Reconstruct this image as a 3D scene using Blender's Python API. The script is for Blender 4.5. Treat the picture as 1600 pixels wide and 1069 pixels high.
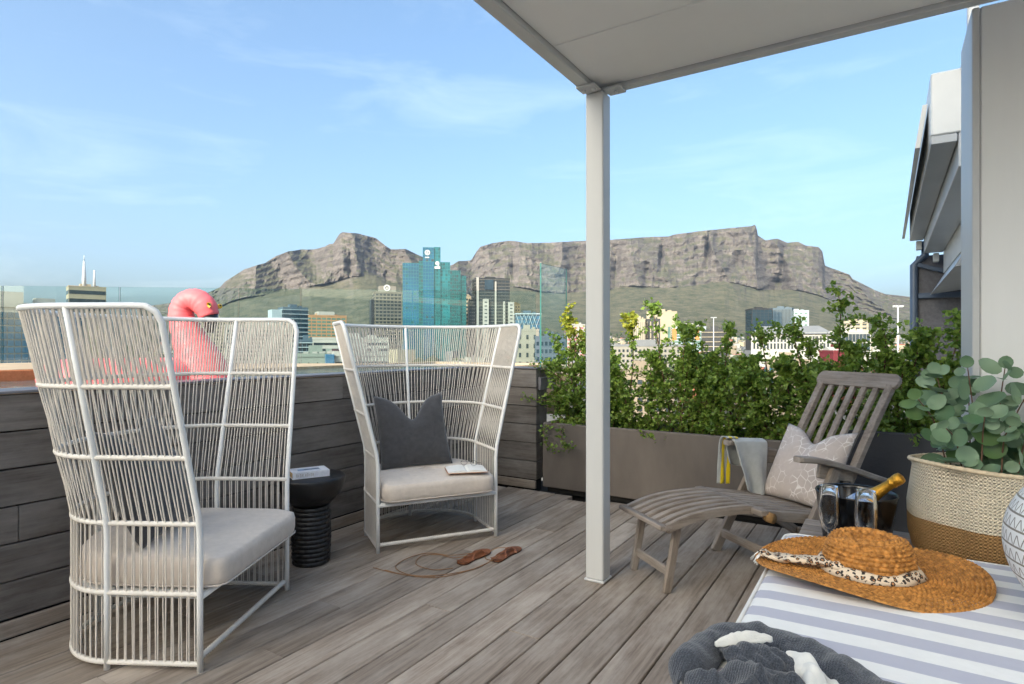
import bpy, math, random
from math import sin, cos, pi, radians, sqrt, atan2, exp
from mathutils import Vector, Matrix, noise
for o in list(bpy.data.objects): bpy.data.objects.remove(o)
SC = bpy.context.scene
COL = SC.collection
# ------------------------------------------------------------------ camera, sky, sun, exposure
EYE = 1.25            # camera height above the deck
F = 930.0             # focal length in photo pixels (1600 px wide)
cam = bpy.data.cameras.new('camera'); camo = bpy.data.objects.new('camera', cam); COL.objects.link(camo)
camo.location = (0, 0, EYE); camo.rotation_euler = (pi/2, 0, 0)
cam.sensor_width = 36; cam.lens = 36*F/1600; cam.shift_y = 0.0034
cam.clip_start = 0.05; cam.clip_end = 60000
SC.camera = camo
A = radians(32.2)     # the terrace is turned by this against the view
SUN_EL = radians(31); SUN_AZ = A     # the light travels towards (sin, cos) of this azimuth
w = bpy.data.worlds.new('World'); SC.world = w; w.use_nodes = True
nt = w.node_tree; nt.nodes.clear()
wo = nt.nodes.new('ShaderNodeOutputWorld'); bg = nt.nodes.new('ShaderNodeBackground')
sky = nt.nodes.new('ShaderNodeTexSky'); sky.sky_type = 'NISHITA'; sky.sun_disc = False
sky.sun_elevation = SUN_EL; sky.sun_rotation = pi + SUN_AZ
sky.air_density = 0.8; sky.dust_density = 5.8; sky.ozone_density = 1.6; sky.altitude = 30
bg.inputs['Strength'].default_value = 0.15
# thin cirrus streaks, a property of the sky itself
tc = nt.nodes.new('ShaderNodeTexCoord'); mp = nt.nodes.new('ShaderNodeMapping')
mp.inputs['Rotation'].default_value = (0.25, 0.35, 0.3); mp.inputs['Scale'].default_value = (2.2, 2.2, 11.0)
nz = nt.nodes.new('ShaderNodeTexNoise'); nz.inputs['Scale'].default_value = 1.5; nz.inputs['Detail'].default_value = 9
nz.inputs['Roughness'].default_value = 0.6; nz.inputs['Distortion'].default_value = 0.6
cr = nt.nodes.new('ShaderNodeValToRGB'); cr.color_ramp.elements[0].position = 0.54; cr.color_ramp.elements[1].position = 0.86
cr.color_ramp.elements[1].color = (.20, .20, .20, 1)
mx = nt.nodes.new('ShaderNodeMixRGB'); mx.inputs['Color2'].default_value = (3.4, 3.6, 3.8, 1)
L = nt.links.new
L(tc.outputs['Generated'], mp.inputs['Vector']); L(mp.outputs['Vector'], nz.inputs['Vector'])
L(nz.outputs['Fac'], cr.inputs['Fac']); L(cr.outputs['Color'], mx.inputs['Fac'])
gm = nt.nodes.new('ShaderNodeGamma'); gm.inputs['Gamma'].default_value = 0.82      # evens out the dome: less glare at the horizon
hs = nt.nodes.new('ShaderNodeHueSaturation'); hs.inputs['Saturation'].default_value = 1.18
L(sky.outputs['Color'], gm.inputs['Color']); L(gm.outputs['Color'], hs.inputs['Color'])
L(hs.outputs['Color'], mx.inputs['Color1']); L(mx.outputs['Color'], bg.inputs['Color']); L(bg.outputs['Background'], wo.inputs['Surface'])
sd = bpy.data.lights.new('sun', 'SUN'); sd.energy = 2.0; sd.angle = radians(0.5); sd.color = (1.0, .93, .82)
so = bpy.data.objects.new('sun', sd); COL.objects.link(so)
dirv = Vector((sin(SUN_AZ)*cos(SUN_EL), cos(SUN_AZ)*cos(SUN_EL), -sin(SUN_EL)))
so.rotation_euler = dirv.to_track_quat('-Z', 'Y').to_euler()
SC.view_settings.view_transform = 'Standard'; SC.view_settings.look = 'None'
SC.view_settings.gamma = 1; SC.view_settings.use_curve_mapping = False
SC.view_settings.exposure = 1.68
SC.render.engine = 'CYCLES'
SC.cycles.max_bounces = 5; SC.cycles.diffuse_bounces = 3; SC.cycles.caustics_reflective = False; SC.cycles.caustics_refractive = False; SC.cycles.adaptive_threshold = .02; SC.cycles.glossy_bounces = 3; SC.cycles.transparent_max_bounces = 14; SC.cycles.transmission_bounces = 6
SC.cycles.volume_bounces = 0
SC.view_settings.use_white_balance = True; SC.view_settings.white_balance_temperature = 6300; SC.view_settings.white_balance_tint = 1

# ------------------------------------------------------------------ helpers
R = random.Random(7)
cA, sA = cos(A), sin(A)
def W2(a, b): return (a*cA + b*sA, -a*sA + b*cA)          # terrace coordinates -> world
def px(x, y, Y): return Vector(((x-800)/F*Y, Y, EYE + (540-y)/F*Y))   # photo pixel at depth Y
def gnd(x, y, z=0.0):
    Y = (EYE-z)*F/(y-540); return Vector(((x-800)/F*Y, Y, z))

class MB:
    """collects geometry and links it as one mesh object"""
    def __init__(s): s.v = []; s.f = []; s.uv = None; s.smooth = []; s.mi = []
    def add(s, vs, fs, sm=False, mi=0):
        n = len(s.v); s.v += [tuple(p) for p in vs]
        for f in fs: s.f.append(tuple(i+n for i in f)); s.smooth.append(sm); s.mi.append(mi)
    def box(s, x0, x1, y0, y1, z0, z1, M=None, mi=0):
        vs = [(x, y, z) for z in (z0, z1) for y in (y0, y1) for x in (x0, x1)]
        if M is not None: vs = [M @ Vector(p) for p in vs]
        s.add(vs, [(0,2,3,1), (4,5,7,6), (0,1,5,4), (2,6,7,3), (0,4,6,2), (1,3,7,5)], mi=mi)
    def cbox(s, x0, x1, y0, y1, z0, z1, c=.004, M=None, mi=0):
        """box with chamfered edges along every side (octagon sections)"""
        def ring(z, i):
            return [(x0+i+c,y0+i,z),(x1-i-c,y0+i,z),(x1-i,y0+i+c,z),(x1-i,y1-i-c,z),(x1-i-c,y1-i,z),(x0+i+c,y1-i,z),(x0+i,y1-i-c,z),(x0+i,y0+i+c,z)]
        s.loft([ring(z0, c), ring(z0+c, 0), ring(z1-c, 0), ring(z1, c)], M=M, cap=True, mi=mi)
    def loft(s, rings, closed=True, cap=False, sm=False, M=None, mi=0, wrap=False):
        n = len(rings[0]); vs = [Vector(p) for r in rings for p in r]
        if M is not None: vs = [M @ p for p in vs]
        fs = []; m = len(rings)
        for i in range(m if wrap else m-1):
            k = (i+1) % m
            for j in range(n if closed else n-1):
                q = (j+1) % n; fs.append((i*n+j, i*n+q, k*n+q, k*n+j))
        if cap: fs.append(tuple(range(n))[::-1]); fs.append(tuple((m-1)*n+j for j in range(n)))
        s.add(vs, fs, sm, mi)
    def tube(s, pts, r, n=8, cap=True, sm=True, closed=False, mi=0, M=None):
        pts = [Vector(p) for p in pts]; m = len(pts)
        rr = r if hasattr(r, '__len__') else [r]*m
        rings = []; up = None
        for i, p in enumerate(pts):
            if closed: d = pts[(i+1) % m]-pts[i-1]
            else: d = pts[min(i+1, m-1)]-pts[max(i-1, 0)]
            if d.length < 1e-9: d = Vector((0, 0, 1))
            d.normalize()
            if up is None:
                up = Vector((0, 0, 1)) if abs(d.z) < .9 else Vector((1, 0, 0))
            sd_ = d.cross(up)
            if sd_.length < 1e-6: sd_ = d.cross(Vector((0, 1, 0)))
            sd_.normalize(); up = sd_.cross(d).normalized()
            rings.append([p + (sd_*cos(2*pi*j/n) + up*sin(2*pi*j/n))*rr[i] for j in range(n)])
        s.loft(rings, cap=cap and not closed, sm=sm, mi=mi, wrap=closed, M=M)
    def beam(s, p, q, wd, th, up=(0, 0, 1), c=.004, mi=0):
        """rectangular timber from p to q: wd across, th along 'up'"""
        p = Vector(p); q = Vector(q); d = (q-p); Ln = d.length; d.normalize()
        u_ = Vector(up); sd_ = u_.cross(d).normalized(); u_ = d.cross(sd_).normalized()
        M = Matrix((( d.x, sd_.x, u_.x, p.x), (d.y, sd_.y, u_.y, p.y), (d.z, sd_.z, u_.z, p.z), (0, 0, 0, 1)))
        s.cbox(0, Ln, -wd/2, wd/2, -th/2, th/2, c, M, mi)
    def lathe(s, prof, n=32, sm=True, c=(0, 0, 0), mi=0, M=None):
        rings = [[(c[0]+r*cos(2*pi*j/n), c[1]+r*sin(2*pi*j/n), c[2]+z) for j in range(n)] for r, z in prof]
        s.loft(rings, sm=sm, mi=mi, M=M)
    def build(s, name, mat, parent=None, loc=None, rz=None, uv=None):
        me = bpy.data.meshes.new(name); me.from_pydata(s.v, [], s.f); 
        me.polygons.foreach_set('use_smooth', s.smooth); me.polygons.foreach_set('material_index', s.mi)
        for m in (mat if isinstance(mat, (list, tuple)) else [mat]): me.materials.append(m)
        if uv:
            l = me.uv_layers.new(name='UVMap'); idx = [0]*len(me.loops); me.loops.foreach_get('vertex_index', idx)
            l.data.foreach_set('uv', [c for i in idx for c in uv[i]])
        me.update()
        return link(me, name, parent, loc, rz)
def link(me, name, parent=None, loc=None, rz=None):
    o = bpy.data.objects.new(name, me); COL.objects.link(o)
    if parent: o.parent = parent
    if loc is not None: o.location = loc
    if rz is not None: o.rotation_euler = (0, 0, rz)
    return o
def tag(o, label, cat, group=None):
    o['label'] = label; o['category'] = cat
    if group: o['group'] = group
    return o
def thing(name, label, cat, loc=(0, 0, 0), rz=0.0, group=None):
    o = bpy.data.objects.new(name, None); COL.objects.link(o); o.empty_display_size = .1
    o.location = loc; o.rotation_euler = (0, 0, rz)
    return tag(o, label, cat, group)
def kind(o, k): o['kind'] = k; return o
def catmull(P, n=8, closed=False):
    P = [Vector(p) for p in P]; out = []; m = len(P)
    for i in range(m if closed else m-1):
        if closed: a, b, c, d = P[i-1], P[i], P[(i+1) % m], P[(i+2) % m]
        else: a, b, c, d = P[max(i-1, 0)], P[i], P[i+1], P[min(i+2, m-1)]
        for k in range(n):
            t = k/n; out.append(.5*((2*b)+(c-a)*t+(2*a-5*b+4*c-d)*t*t+(3*b-a-3*c+d)*t**3))
    if not closed: out.append(P[-1])
    return out
def fbm(p, o=4):
    s = 0; a = .5; q = Vector(p)
    for i in range(o): s += a*noise.noise(q); q = q*2.03 + Vector((1.7, 9.2, 3.1)); a *= .5
    return s

# ------------------------------------------------------------------ materials
def srgb(r, g, b): return tuple(((c/255)/12.92 if c/255 <= .04045 else ((c/255+.055)/1.055)**2.4) for c in (r, g, b))
def nodes(name):
    m = bpy.data.materials.new(name); m.use_nodes = True; t = m.node_tree
    return m, t, t.nodes['Principled BSDF']
def rgba(c, k=1): return (min(c[0]*k, 1), min(c[1]*k, 1), min(c[2]*k, 1), 1)
def mat(name, col, rough=.6, var=.15, scale=6, stretch=(1, 1, 1), col2=None, bump=0, bscale=None, rnd=0, metal=0, spec=.5,
        sheen=0, lo=.35, hi=.65, detail=6, coat=0):
    m, t, p = nodes(name); N = t.nodes.new; K = t.links.new
    p.inputs['Roughness'].default_value = rough; p.inputs['Metallic'].default_value = metal
    p.inputs['Specular IOR Level'].default_value = spec; p.inputs['Coat Weight'].default_value = coat
    if sheen: p.inputs['Sheen Weight'].default_value = sheen
    tc = N('ShaderNodeTexCoord'); mp = N('ShaderNodeMapping'); mp.inputs['Scale'].default_value = stretch
    oi = N('ShaderNodeObjectInfo')
    ad = N('ShaderNodeVectorMath'); ad.operation = 'ADD'
    ml = N('ShaderNodeVectorMath'); ml.operation = 'SCALE'; ml.inputs['Scale'].default_value = 37.0
    cx = N('ShaderNodeCombineXYZ')
    for i in range(3): K(oi.outputs['Random'], cx.inputs[i])
    K(cx.outputs[0], ml.inputs[0]); K(tc.outputs['Object'], mp.inputs['Vector']); K(mp.outputs[0], ad.inputs[0]); K(ml.outputs[0], ad.inputs[1])
    nz = N('ShaderNodeTexNoise'); nz.inputs['Scale'].default_value = scale; nz.inputs['Detail'].default_value = detail; nz.inputs['Roughness'].default_value = .62
    K(ad.outputs[0], nz.inputs['Vector'])
    cr = N('ShaderNodeValToRGB'); e = cr.color_ramp.elements; e[0].position = lo; e[1].position = hi
    e[0].color = rgba(col, 1-var); e[1].color = rgba(col2 if col2 else col, 1+var)
    K(nz.outputs['Fac'], cr.inputs['Fac']); out = cr.outputs['Color']
    if rnd:
        hs = N('ShaderNodeHueSaturation'); mr = N('ShaderNodeMapRange')
        mr.inputs['To Min'].default_value = 1-rnd; mr.inputs['To Max'].default_value = 1+rnd
        K(oi.outputs['Random'], mr.inputs['Value']); K(mr.outputs[0], hs.inputs['Value']); K(out, hs.inputs['Color']); out = hs.outputs['Color']
    K(out, p.inputs['Base Color'])
    if bump:
        b = N('ShaderNodeBump'); b.inputs['Strength'].default_value = bump; b.inputs['Distance'].default_value = .01
        if bscale:
            n2 = N('ShaderNodeTexNoise'); n2.inputs['Scale'].default_value = bscale; n2.inputs['Detail'].default_value = 5; K(ad.outputs[0], n2.inputs['Vector'])
            K(n2.outputs['Fac'], b.inputs['Height'])
        else: K(nz.outputs['Fac'], b.inputs['Height'])
        K(b.outputs[0], p.inputs['Normal'])
    return m
def wood(name, c1, c2, c3, rough=.75, grain=60, rnd=.12, blotch=1.3):
    """weathered timber, grain along the local x axis"""
    m, t, p = nodes(name); N = t.nodes.new; K = t.links.new
    p.inputs['Roughness'].default_value = rough; p.inputs['Specular IOR Level'].default_value = .3
    tc = N('ShaderNodeTexCoord'); oi = N('ShaderNodeObjectInfo'); cx = N('ShaderNodeCombineXYZ')
    for i in range(3): K(oi.outputs['Random'], cx.inputs[i])
    ml = N('ShaderNodeVectorMath'); ml.operation = 'SCALE'; ml.inputs['Scale'].default_value = 53.0; K(cx.outputs[0], ml.inputs[0])
    ad = N('ShaderNodeVectorMath'); ad.operation = 'ADD'; K(tc.outputs['Object'], ad.inputs[0]); K(ml.outputs[0], ad.inputs[1])
    mp = N('ShaderNodeMapping'); mp.inputs['Scale'].default_value = (.045, 1, 1); K(ad.outputs[0], mp.inputs['Vector'])
    g = N('ShaderNodeTexNoise'); g.inputs['Scale'].default_value = grain; g.inputs['Detail'].default_value = 8; g.inputs['Roughness'].default_value = .7
    K(mp.outputs[0], g.inputs['Vector'])
    mp2 = N('ShaderNodeMapping'); mp2.inputs['Scale'].default_value = (.5, 1.4, 1.4); K(ad.outputs[0], mp2.inputs['Vector'])
    bl = N('ShaderNodeTexNoise'); bl.inputs['Scale'].default_value = blotch*3; bl.inputs['Detail'].default_value = 9; bl.inputs['Roughness'].default_value = .68
    K(mp2.outputs[0], bl.inputs['Vector'])
    r1 = N('ShaderNodeValToRGB'); e = r1.color_ramp.elements; e[0].position = .3; e[1].position = .7; e[0].color = rgba(c1); e[1].color = rgba(c2)
    K(g.outputs['Fac'], r1.inputs['Fac'])
    r2 = N('ShaderNodeValToRGB'); e = r2.color_ramp.elements; e[0].position = .42; e[1].position = .68; e[0].color = (0, 0, 0, 1); e[1].color = (.75, .75, .75, 1)
    K(bl.outputs['Fac'], r2.inputs['Fac'])
    mx = N('ShaderNodeMixRGB'); mx.inputs['Color2'].default_value = rgba(c3); K(r2.outputs[0], mx.inputs['Fac']); K(r1.outputs[0], mx.inputs['Color1'])
    hs = N('ShaderNodeHueSaturation'); mr = N('ShaderNodeMapRange'); mr.inputs['To Min'].default_value = 1-rnd; mr.inputs['To Max'].default_value = 1+rnd
    K(oi.outputs['Random'], mr.inputs['Value']); K(mr.outputs[0], hs.inputs['Value']); K(mx.outputs[0], hs.inputs['Color']); K(hs.outputs[0], p.inputs['Base Color'])
    b = N('ShaderNodeBump'); b.inputs['Strength'].default_value = .35; b.inputs['Distance'].default_value = .004; K(g.outputs['Fac'], b.inputs['Height']); K(b.outputs[0], p.inputs['Normal'])
    return m
def glass_sheet(name, tint=(.86, .95, .93), refl=1.0):
    m, t, p = nodes(name); N = t.nodes.new; K = t.links.new; t.nodes.remove(p)
    tr = N('ShaderNodeBsdfTransparent'); tr.inputs[0].default_value = (*tint, 1)
    gl = N('ShaderNodeBsdfGlossy'); gl.inputs['Roughness'].default_value = .01
    ge = N('ShaderNodeNewGeometry'); dt = N('ShaderNodeVectorMath'); dt.operation = 'DOT_PRODUCT'; K(ge.outputs['Normal'], dt.inputs[0]); K(ge.outputs['Incoming'], dt.inputs[1])
    ab = N('ShaderNodeMath'); ab.operation = 'ABSOLUTE'; K(dt.outputs['Value'], ab.inputs[0])
    om = N('ShaderNodeMath'); om.operation = 'SUBTRACT'; om.inputs[0].default_value = 1; K(ab.outputs[0], om.inputs[1])
    pw = N('ShaderNodeMath'); pw.operation = 'POWER'; pw.inputs[1].default_value = 5; K(om.outputs[0], pw.inputs[0])
    fr = N('ShaderNodeMath'); fr.operation = 'MULTIPLY_ADD'; fr.inputs[1].default_value = .96; fr.inputs[2].default_value = .04; K(pw.outputs[0], fr.inputs[0])
    mx = N('ShaderNodeMixShader'); K(fr.outputs[0], mx.inputs[0]); K(tr.outputs[0], mx.inputs[1]); K(gl.outputs[0], mx.inputs[2])
    K(mx.outputs[0], t.nodes['Material Output'].inputs['Surface'])
    return m
def fabric(name, col, rough=.9, weave=900, var=.08, bump=.25, sheen=.2, wr=0):
    m = mat(name, col, rough, var, 30, bump=0, sheen=sheen, spec=.2); t = m.node_tree; N = t.nodes.new; K = t.links.new
    tc = N('ShaderNodeTexCoord'); n1 = N('ShaderNodeTexNoise'); n1.inputs['Scale'].default_value = weave; n1.inputs['Detail'].default_value = 2
    n2 = N('ShaderNodeTexNoise'); n2.inputs['Scale'].default_value = 7; n2.inputs['Detail'].default_value = 4
    K(tc.outputs['Object'], n1.inputs['Vector']); K(tc.outputs['Object'], n2.inputs['Vector'])
    b1 = N('ShaderNodeBump'); b1.inputs['Strength'].default_value = bump; b1.inputs['Distance'].default_value = .002; K(n1.outputs['Fac'], b1.inputs['Height'])
    b2 = N('ShaderNodeBump'); b2.inputs['Strength'].default_value = .35+wr; b2.inputs['Distance'].default_value = .02; K(n2.outputs['Fac'], b2.inputs['Height'])
    K(b2.outputs[0], b1.inputs['Normal']); K(b1.outputs[0], t.nodes['Principled BSDF'].inputs['Normal'])
    return m
def leafmat(name, c1, c2, rough=.45, trans=.35, scale=30):
    m, t, p = nodes(name); N = t.nodes.new; K = t.links.new
    g = N('ShaderNodeNewGeometry'); cr = N('ShaderNodeValToRGB'); e = cr.color_ramp.elements; e[0].color = rgba(c1); e[1].color = rgba(c2)
    oi = N('ShaderNodeObjectInfo'); ad = N('ShaderNodeMath'); ad.operation = 'ADD'; fr = N('ShaderNodeMath'); fr.operation = 'FRACT'
    K(g.outputs['Random Per Island'], ad.inputs[0]); K(oi.outputs['Random'], ad.inputs[1]); K(ad.outputs[0], fr.inputs[0]); K(fr.outputs[0], cr.inputs['Fac'])
    K(cr.outputs[0], p.inputs['Base Color']); p.inputs['Roughness'].default_value = rough
    tr = N('ShaderNodeBsdfTranslucent'); K(cr.outputs[0], tr.inputs['Color'])
    mx = N('ShaderNodeMixShader'); mx.inputs[0].default_value = trans; K(p.outputs[0], mx.inputs[1]); K(tr.outputs[0], mx.inputs[2])
    K(mx.outputs[0], t.nodes['Material Output'].inputs['Surface'])
    return m
# ================================================================== SETTING
M_rock_c = None
def mountain_mat():
    m, t, p = nodes('mountain_rock'); N = t.nodes.new; K = t.links.new
    p.inputs['Roughness'].default_value = .95; p.inputs['Specular IOR Level'].default_value = .1
    tc = N('ShaderNodeTexCoord')
    def nz(sc, stretch, det=8, rough=.65):
        mp = N('ShaderNodeMapping'); mp.inputs['Scale'].default_value = stretch; n = N('ShaderNodeTexNoise')
        n.inputs['Scale'].default_value = sc; n.inputs['Detail'].default_value = det; n.inputs['Roughness'].default_value = rough
        K(tc.outputs['Object'], mp.inputs['Vector']); K(mp.outputs[0], n.inputs['Vector']); return n
    def ramp(src, a, b, ca, cb):
        r = N('ShaderNodeValToRGB'); e = r.color_ramp.elements; e[0].position = a; e[1].position = b; e[0].color = rgba(ca); e[1].color = rgba(cb)
        K(src, r.inputs['Fac']); return r.outputs[0]
    strata = nz(1, (.0020, .0020, .026), 10, .78); blocks = nz(1, (.013, .013, .019), 10, .8); fine = nz(1, (.05, .05, .05), 8, .8)
    rock = ramp(strata.outputs['Fac'], .34, .66, (.120, .102, .090), (.330, .280, .240))
    rk2 = ramp(blocks.outputs['Fac'], .36, .62, (.50, .50, .56), (1.08, 1.04, 1.0))
    mul = N('ShaderNodeMixRGB'); mul.blend_type = 'MULTIPLY'; mul.inputs[0].default_value = .9; K(rock, mul.inputs[1]); K(rk2, mul.inputs[2])
    rk3 = ramp(fine.outputs['Fac'], .35, .62, (.66, .66, .68), (1.05, 1.03, 1.0))
    mul2 = N('ShaderNodeMixRGB'); mul2.blend_type = 'MULTIPLY'; mul2.inputs[0].default_value = .9; K(mul.outputs[0], mul2.inputs[1]); K(rk3, mul2.inputs[2])
    vegn = nz(1, (.011, .007, .02), 10, .8)
    veg = ramp(vegn.outputs['Fac'], .36, .66, (.050, .060, .034), (.185, .160, .105))
    g = N('ShaderNodeNewGeometry'); sx = N('ShaderNodeSeparateXYZ'); K(g.outputs['Normal'], sx.inputs[0])
    mrn = nz(1, (.006, .006, .02), 8, .75)
    ad = N('ShaderNodeMath'); ad.operation = 'MULTIPLY_ADD'; ad.inputs[1].default_value = .9; K(mrn.outputs['Fac'], ad.inputs[0]); K(sx.outputs['Z'], ad.inputs[2])
    hf = N('ShaderNodeMath'); hf.operation = 'MULTIPLY'; hf.inputs[1].default_value = .5; K(ad.outputs[0], hf.inputs[0])
    fac = ramp(hf.outputs[0], .55, .68, (0, 0, 0), (1, 1, 1))
    mx = N('ShaderNodeMixRGB'); K(fac, mx.inputs[0]); K(mul2.outputs[0], mx.inputs[1]); K(veg, mx.inputs[2])
    K(mx.outputs[0], p.inputs['Base Color'])
    b = N('ShaderNodeBump'); b.inputs['Strength'].default_value = .8; b.inputs['Distance'].default_value = 22; K(strata.outputs['Fac'], b.inputs['Height'])
    b2 = N('ShaderNodeBump'); b2.inputs['Strength'].default_value = .8; b2.inputs['Distance'].default_value = 20; K(blocks.outputs['Fac'], b2.inputs['Height']); K(b.outputs[0], b2.inputs['Normal'])
    K(b2.outputs[0], p.inputs['Normal'])
    return m
MT = mountain_mat()
def interp(T, x):
    if x <= T[0][0]: return T[0][1]
    for (a, b), (c, d) in zip(T, T[1:]):
        if x <= c: return b+(d-b)*(x-a)/(c-a)
    return T[-1][1]
def mountain(name, sky_, Dr, Db, yb, step, rows, tc_, amp, seed, cuts=()):
    NS = 6.0; x0, x1 = sky_[0][0], sky_[-1][0]; n = int((x1-x0)/step)+1; mb = MB(); vs = []
    for i in range(n):
        x = x0+(x1-x0)*i/(n-1); yr0 = interp(sky_, x) + .8*fbm((x*.09, seed, 0), 4); ysm = sum(interp(sky_, x+dx) for dx in range(-45, 46, 9))/11
        col = []
        for j in range(rows+5):
            t = min(j/rows, 1); bl = max(0, min(1, (t-.45)/.4)); bl = bl*bl*(3-2*bl); yr = ysm+(yr0-ysm)*bl
            y = yb+(yr-yb)*t
            tcl = tc_ + .10*noise.noise(Vector((x*.012, seed+5, 0)))
            if t < tcl: g = .80*(t/tcl)**.85; cl = max(0, (t/tcl-.75)*2)*.6
            else:
                q = (t-tcl)/(1-tcl); st = q*NS + .8*noise.noise(Vector((x*.012, seed, 2))) + .25*noise.noise(Vector((x*.06, seed, 5)))
                fr = st-math.floor(st); fr = fr*fr*(3-2*fr); fr = fr*fr*(3-2*fr)
                g = .80+.20*(.30*q+.70*(math.floor(st)+fr)/NS); cl = 1
            D = Db+(Dr-Db)*min(g, 1.02)
            # buttresses and ravines
            rv = 1-abs(2*noise.noise(Vector((x*.020+.9*t, seed+1, t*1.1))))
            rv2 = 1-abs(2*noise.noise(Vector((x*.055, seed+2, t*4.5))))
            rv3 = noise.noise(Vector((x*.15, seed+3, t*20)))+.6*noise.noise(Vector((x*.40, seed+4, t*52)))
            d = amp*((rv-.5)*1.9 + (rv2-.5)*.26 + rv3*.15 + (.5-abs(noise.noise(Vector((x*.085+.6*t, seed+6, t*1.6)))))*.30)
            low = .30*amp*2.2*(noise.noise(Vector((x*.011, seed+7, t*1.6))) + .5*noise.noise(Vector((x*.035, seed+9, t*3))))
            for (cxp, wd, t0, t1, dep) in cuts:
                if t0 < t < t1:
                    u_ = (x-cxp-(t-t0)*8)/wd
                    d -= dep*.8*max(0, 1-abs(u_))*min(1, (t-t0)*5, (t1-t)*5+.1)
            D -= (d*(.25+.75*cl) + low*(1-cl))*min(1, t*5)
            if j > rows: D = D + (j-rows)*260; z = EYE+(540-yr)/F*Dr - (j-rows)**1.5*90
            else: z = EYE+(540-y)/F*D
            col.append(((x-800)/F*D, D, z))
        vs += col
    m_ = rows+5; fs = [(i*m_+j, (i+1)*m_+j, (i+1)*m_+j+1, i*m_+j+1) for i in range(n-1) for j in range(m_-1)]
    mb.add(vs, fs, False); o = mb.build(name, MT); return kind(o, 'structure')
devil = [(215,481),(262,474),(300,466),(320,459.7),(344,449),(352,440),(382,421),(414,411),(432.5,399.7),(451,393),(474,389.8),(489,390),(507.5,385.6),(515,381),(520.6,381),
 (530,366),(535.6,362.8),(560,365),(588,372.5),(601,383),(610.6,389.4),(620,390),(634,389),(654,399),(680,410),(705,424),(740,450),(790,480),(840,500)]
table = [(560,470),(600,440),(650,420),(690,416),(705,414.7),(716,408.5),(735,407),(738,404),(744,394),(750,385.6),(769,380),(797,376),(812,378),(825,380),(862,379),(900,377),(957,374.7),(1011,370.6),
 (1045,369.6),(1052.5,366.8),(1105,360),(1172.5,353.5),(1175.6,353),(1179,351.2),(1182,355),(1184,368),(1196,375.6),(1215,372.8),(1230,379.4),(1247,378),(1260,384),(1279,386),(1285,392.5),
 (1289,415),(1303,420.6),(1327.5,429),(1333,436.6),(1365,452.5),(1384,460),(1423,463.8),(1500,468),(1600,472),(1720,480)]
mountain('mountain_peak', devil, 5200, 2500, 528, 1.5, 110, .58, 150, 3.3, [(545, 10, .5, .9, 160), (600, 14, .3, .8, 170), (470, 12, .35, .7, 120)])
mountain('flat_topped_mountain', table, 6200, 2600, 532, 1.5, 130, .50, 150, 11.7,
         [(1032, 5, .62, .97, 330), (1012, 7, .55, .80, 220), (1105, 6, .66, .99, 420), (1152, 10, .60, .80, 420), (1135, 13, .48, .64, 300), (1085, 8, .42, .60, 200), (1222, 7, .60, .95, 300), (1215, 14, .46, .66, 420), (960, 8, .5, .9, 200), (800, 9, .5, .9, 160)])
# ground: one sheet out to the horizon
M_ground = mat('city_ground', (.15, .14, .12), .9, .4, .02, detail=8)
mb = MB(); ys = [-300, 20, 1200, 1900, 2650, 3400, 6000, 9000]; zs = [-18, -18, -18, -4, 32, 30, -40, -40]
vs = [((-1 if k == 0 else 1)*max(3000, y*1.0), y, z) for y, z in zip(ys, zs) for k in (0, 1)]
mb.add(vs, [(2*i, 2*i+1, 2*i+3, 2*i+2) for i in range(len(ys)-1)]); kind(mb.build('ground', M_ground), 'structure')

# ------------------------------------------------------------------ city
def cmat(n, rgb, rough=.7, var=.08, scale=.15, **k): return mat(n, tuple(c*.62 for c in srgb(*rgb)), rough, var, scale, rnd=.04, **k)
C_white = cmat('white_render', (196, 193, 186)); C_grey = cmat('grey_render', (150, 148, 142)); C_stone = cmat('stone_render', (168, 152, 132)); C_cream = cmat('cream_render', (200, 186, 160)); C_conc = cmat('concrete', (168, 162, 150))
C_tan = cmat('tan_brick', (206, 158, 116)); C_yel = cmat('yellow_render', (232, 204, 150)); C_dark = cmat('dark_cladding', (62, 64, 68), .4)
C_brown = cmat('grey_brown_concrete', (142, 134, 120)); C_red = cmat('maroon_sheet', (128, 44, 52)); C_greyroof = cmat('grey_roof', (140, 142, 146))
C_slate = cmat('slate_blue_panel', (92, 112, 128), .5); C_pale = cmat('pale_blue_panel', (196, 212, 220), .5); C_orange = cmat('orange_panel', (226, 150, 84))
C_terr = cmat('terracotta_roof', (196, 112, 84)); C_blue = cmat('blue_panel', (64, 120, 160), .4)
def gmat(n, rgb, rough=.12, var=.35, scale=.35):
    return mat(n, srgb(*rgb), rough, var, scale, spec=.9, stretch=(1, 1, .9), lo=.3, hi=.7)
G_dark = gmat('dark_window_glass', (48, 56, 62)); G_blue = gmat('blue_window_glass', (58, 96, 122)); G_teal = gmat('teal_curtain_glass', (20, 98, 106), .08, .45, .10)
G_teal2 = gmat('teal_spandrel_glass', (16, 76, 80), .1, .6, .4); G_green = gmat('green_grey_glass', (96, 120, 110)); G_navy = gmat('navy_glass', (30, 52, 66), .1, .3, .2)
G_tealb = gmat('blue_teal_glass', (18, 82, 112), .06, .4, .05)  # mottled colour of the teal tower glass stands in for varied reflections
def frame(x0, x1, D, rot=0, zb=-18.0):
    xc = (x0+x1)/2; X = (xc-800)/F*D; be = atan2(X, D)
    return Vector((X, D, zb)), -be+rot, (x1-x0)/F*sqrt(X*X+D*D)*cos(be)
def zpx(y, D): return EYE+(540-y)/F*D+18.0        # local height above the city ground
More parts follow.
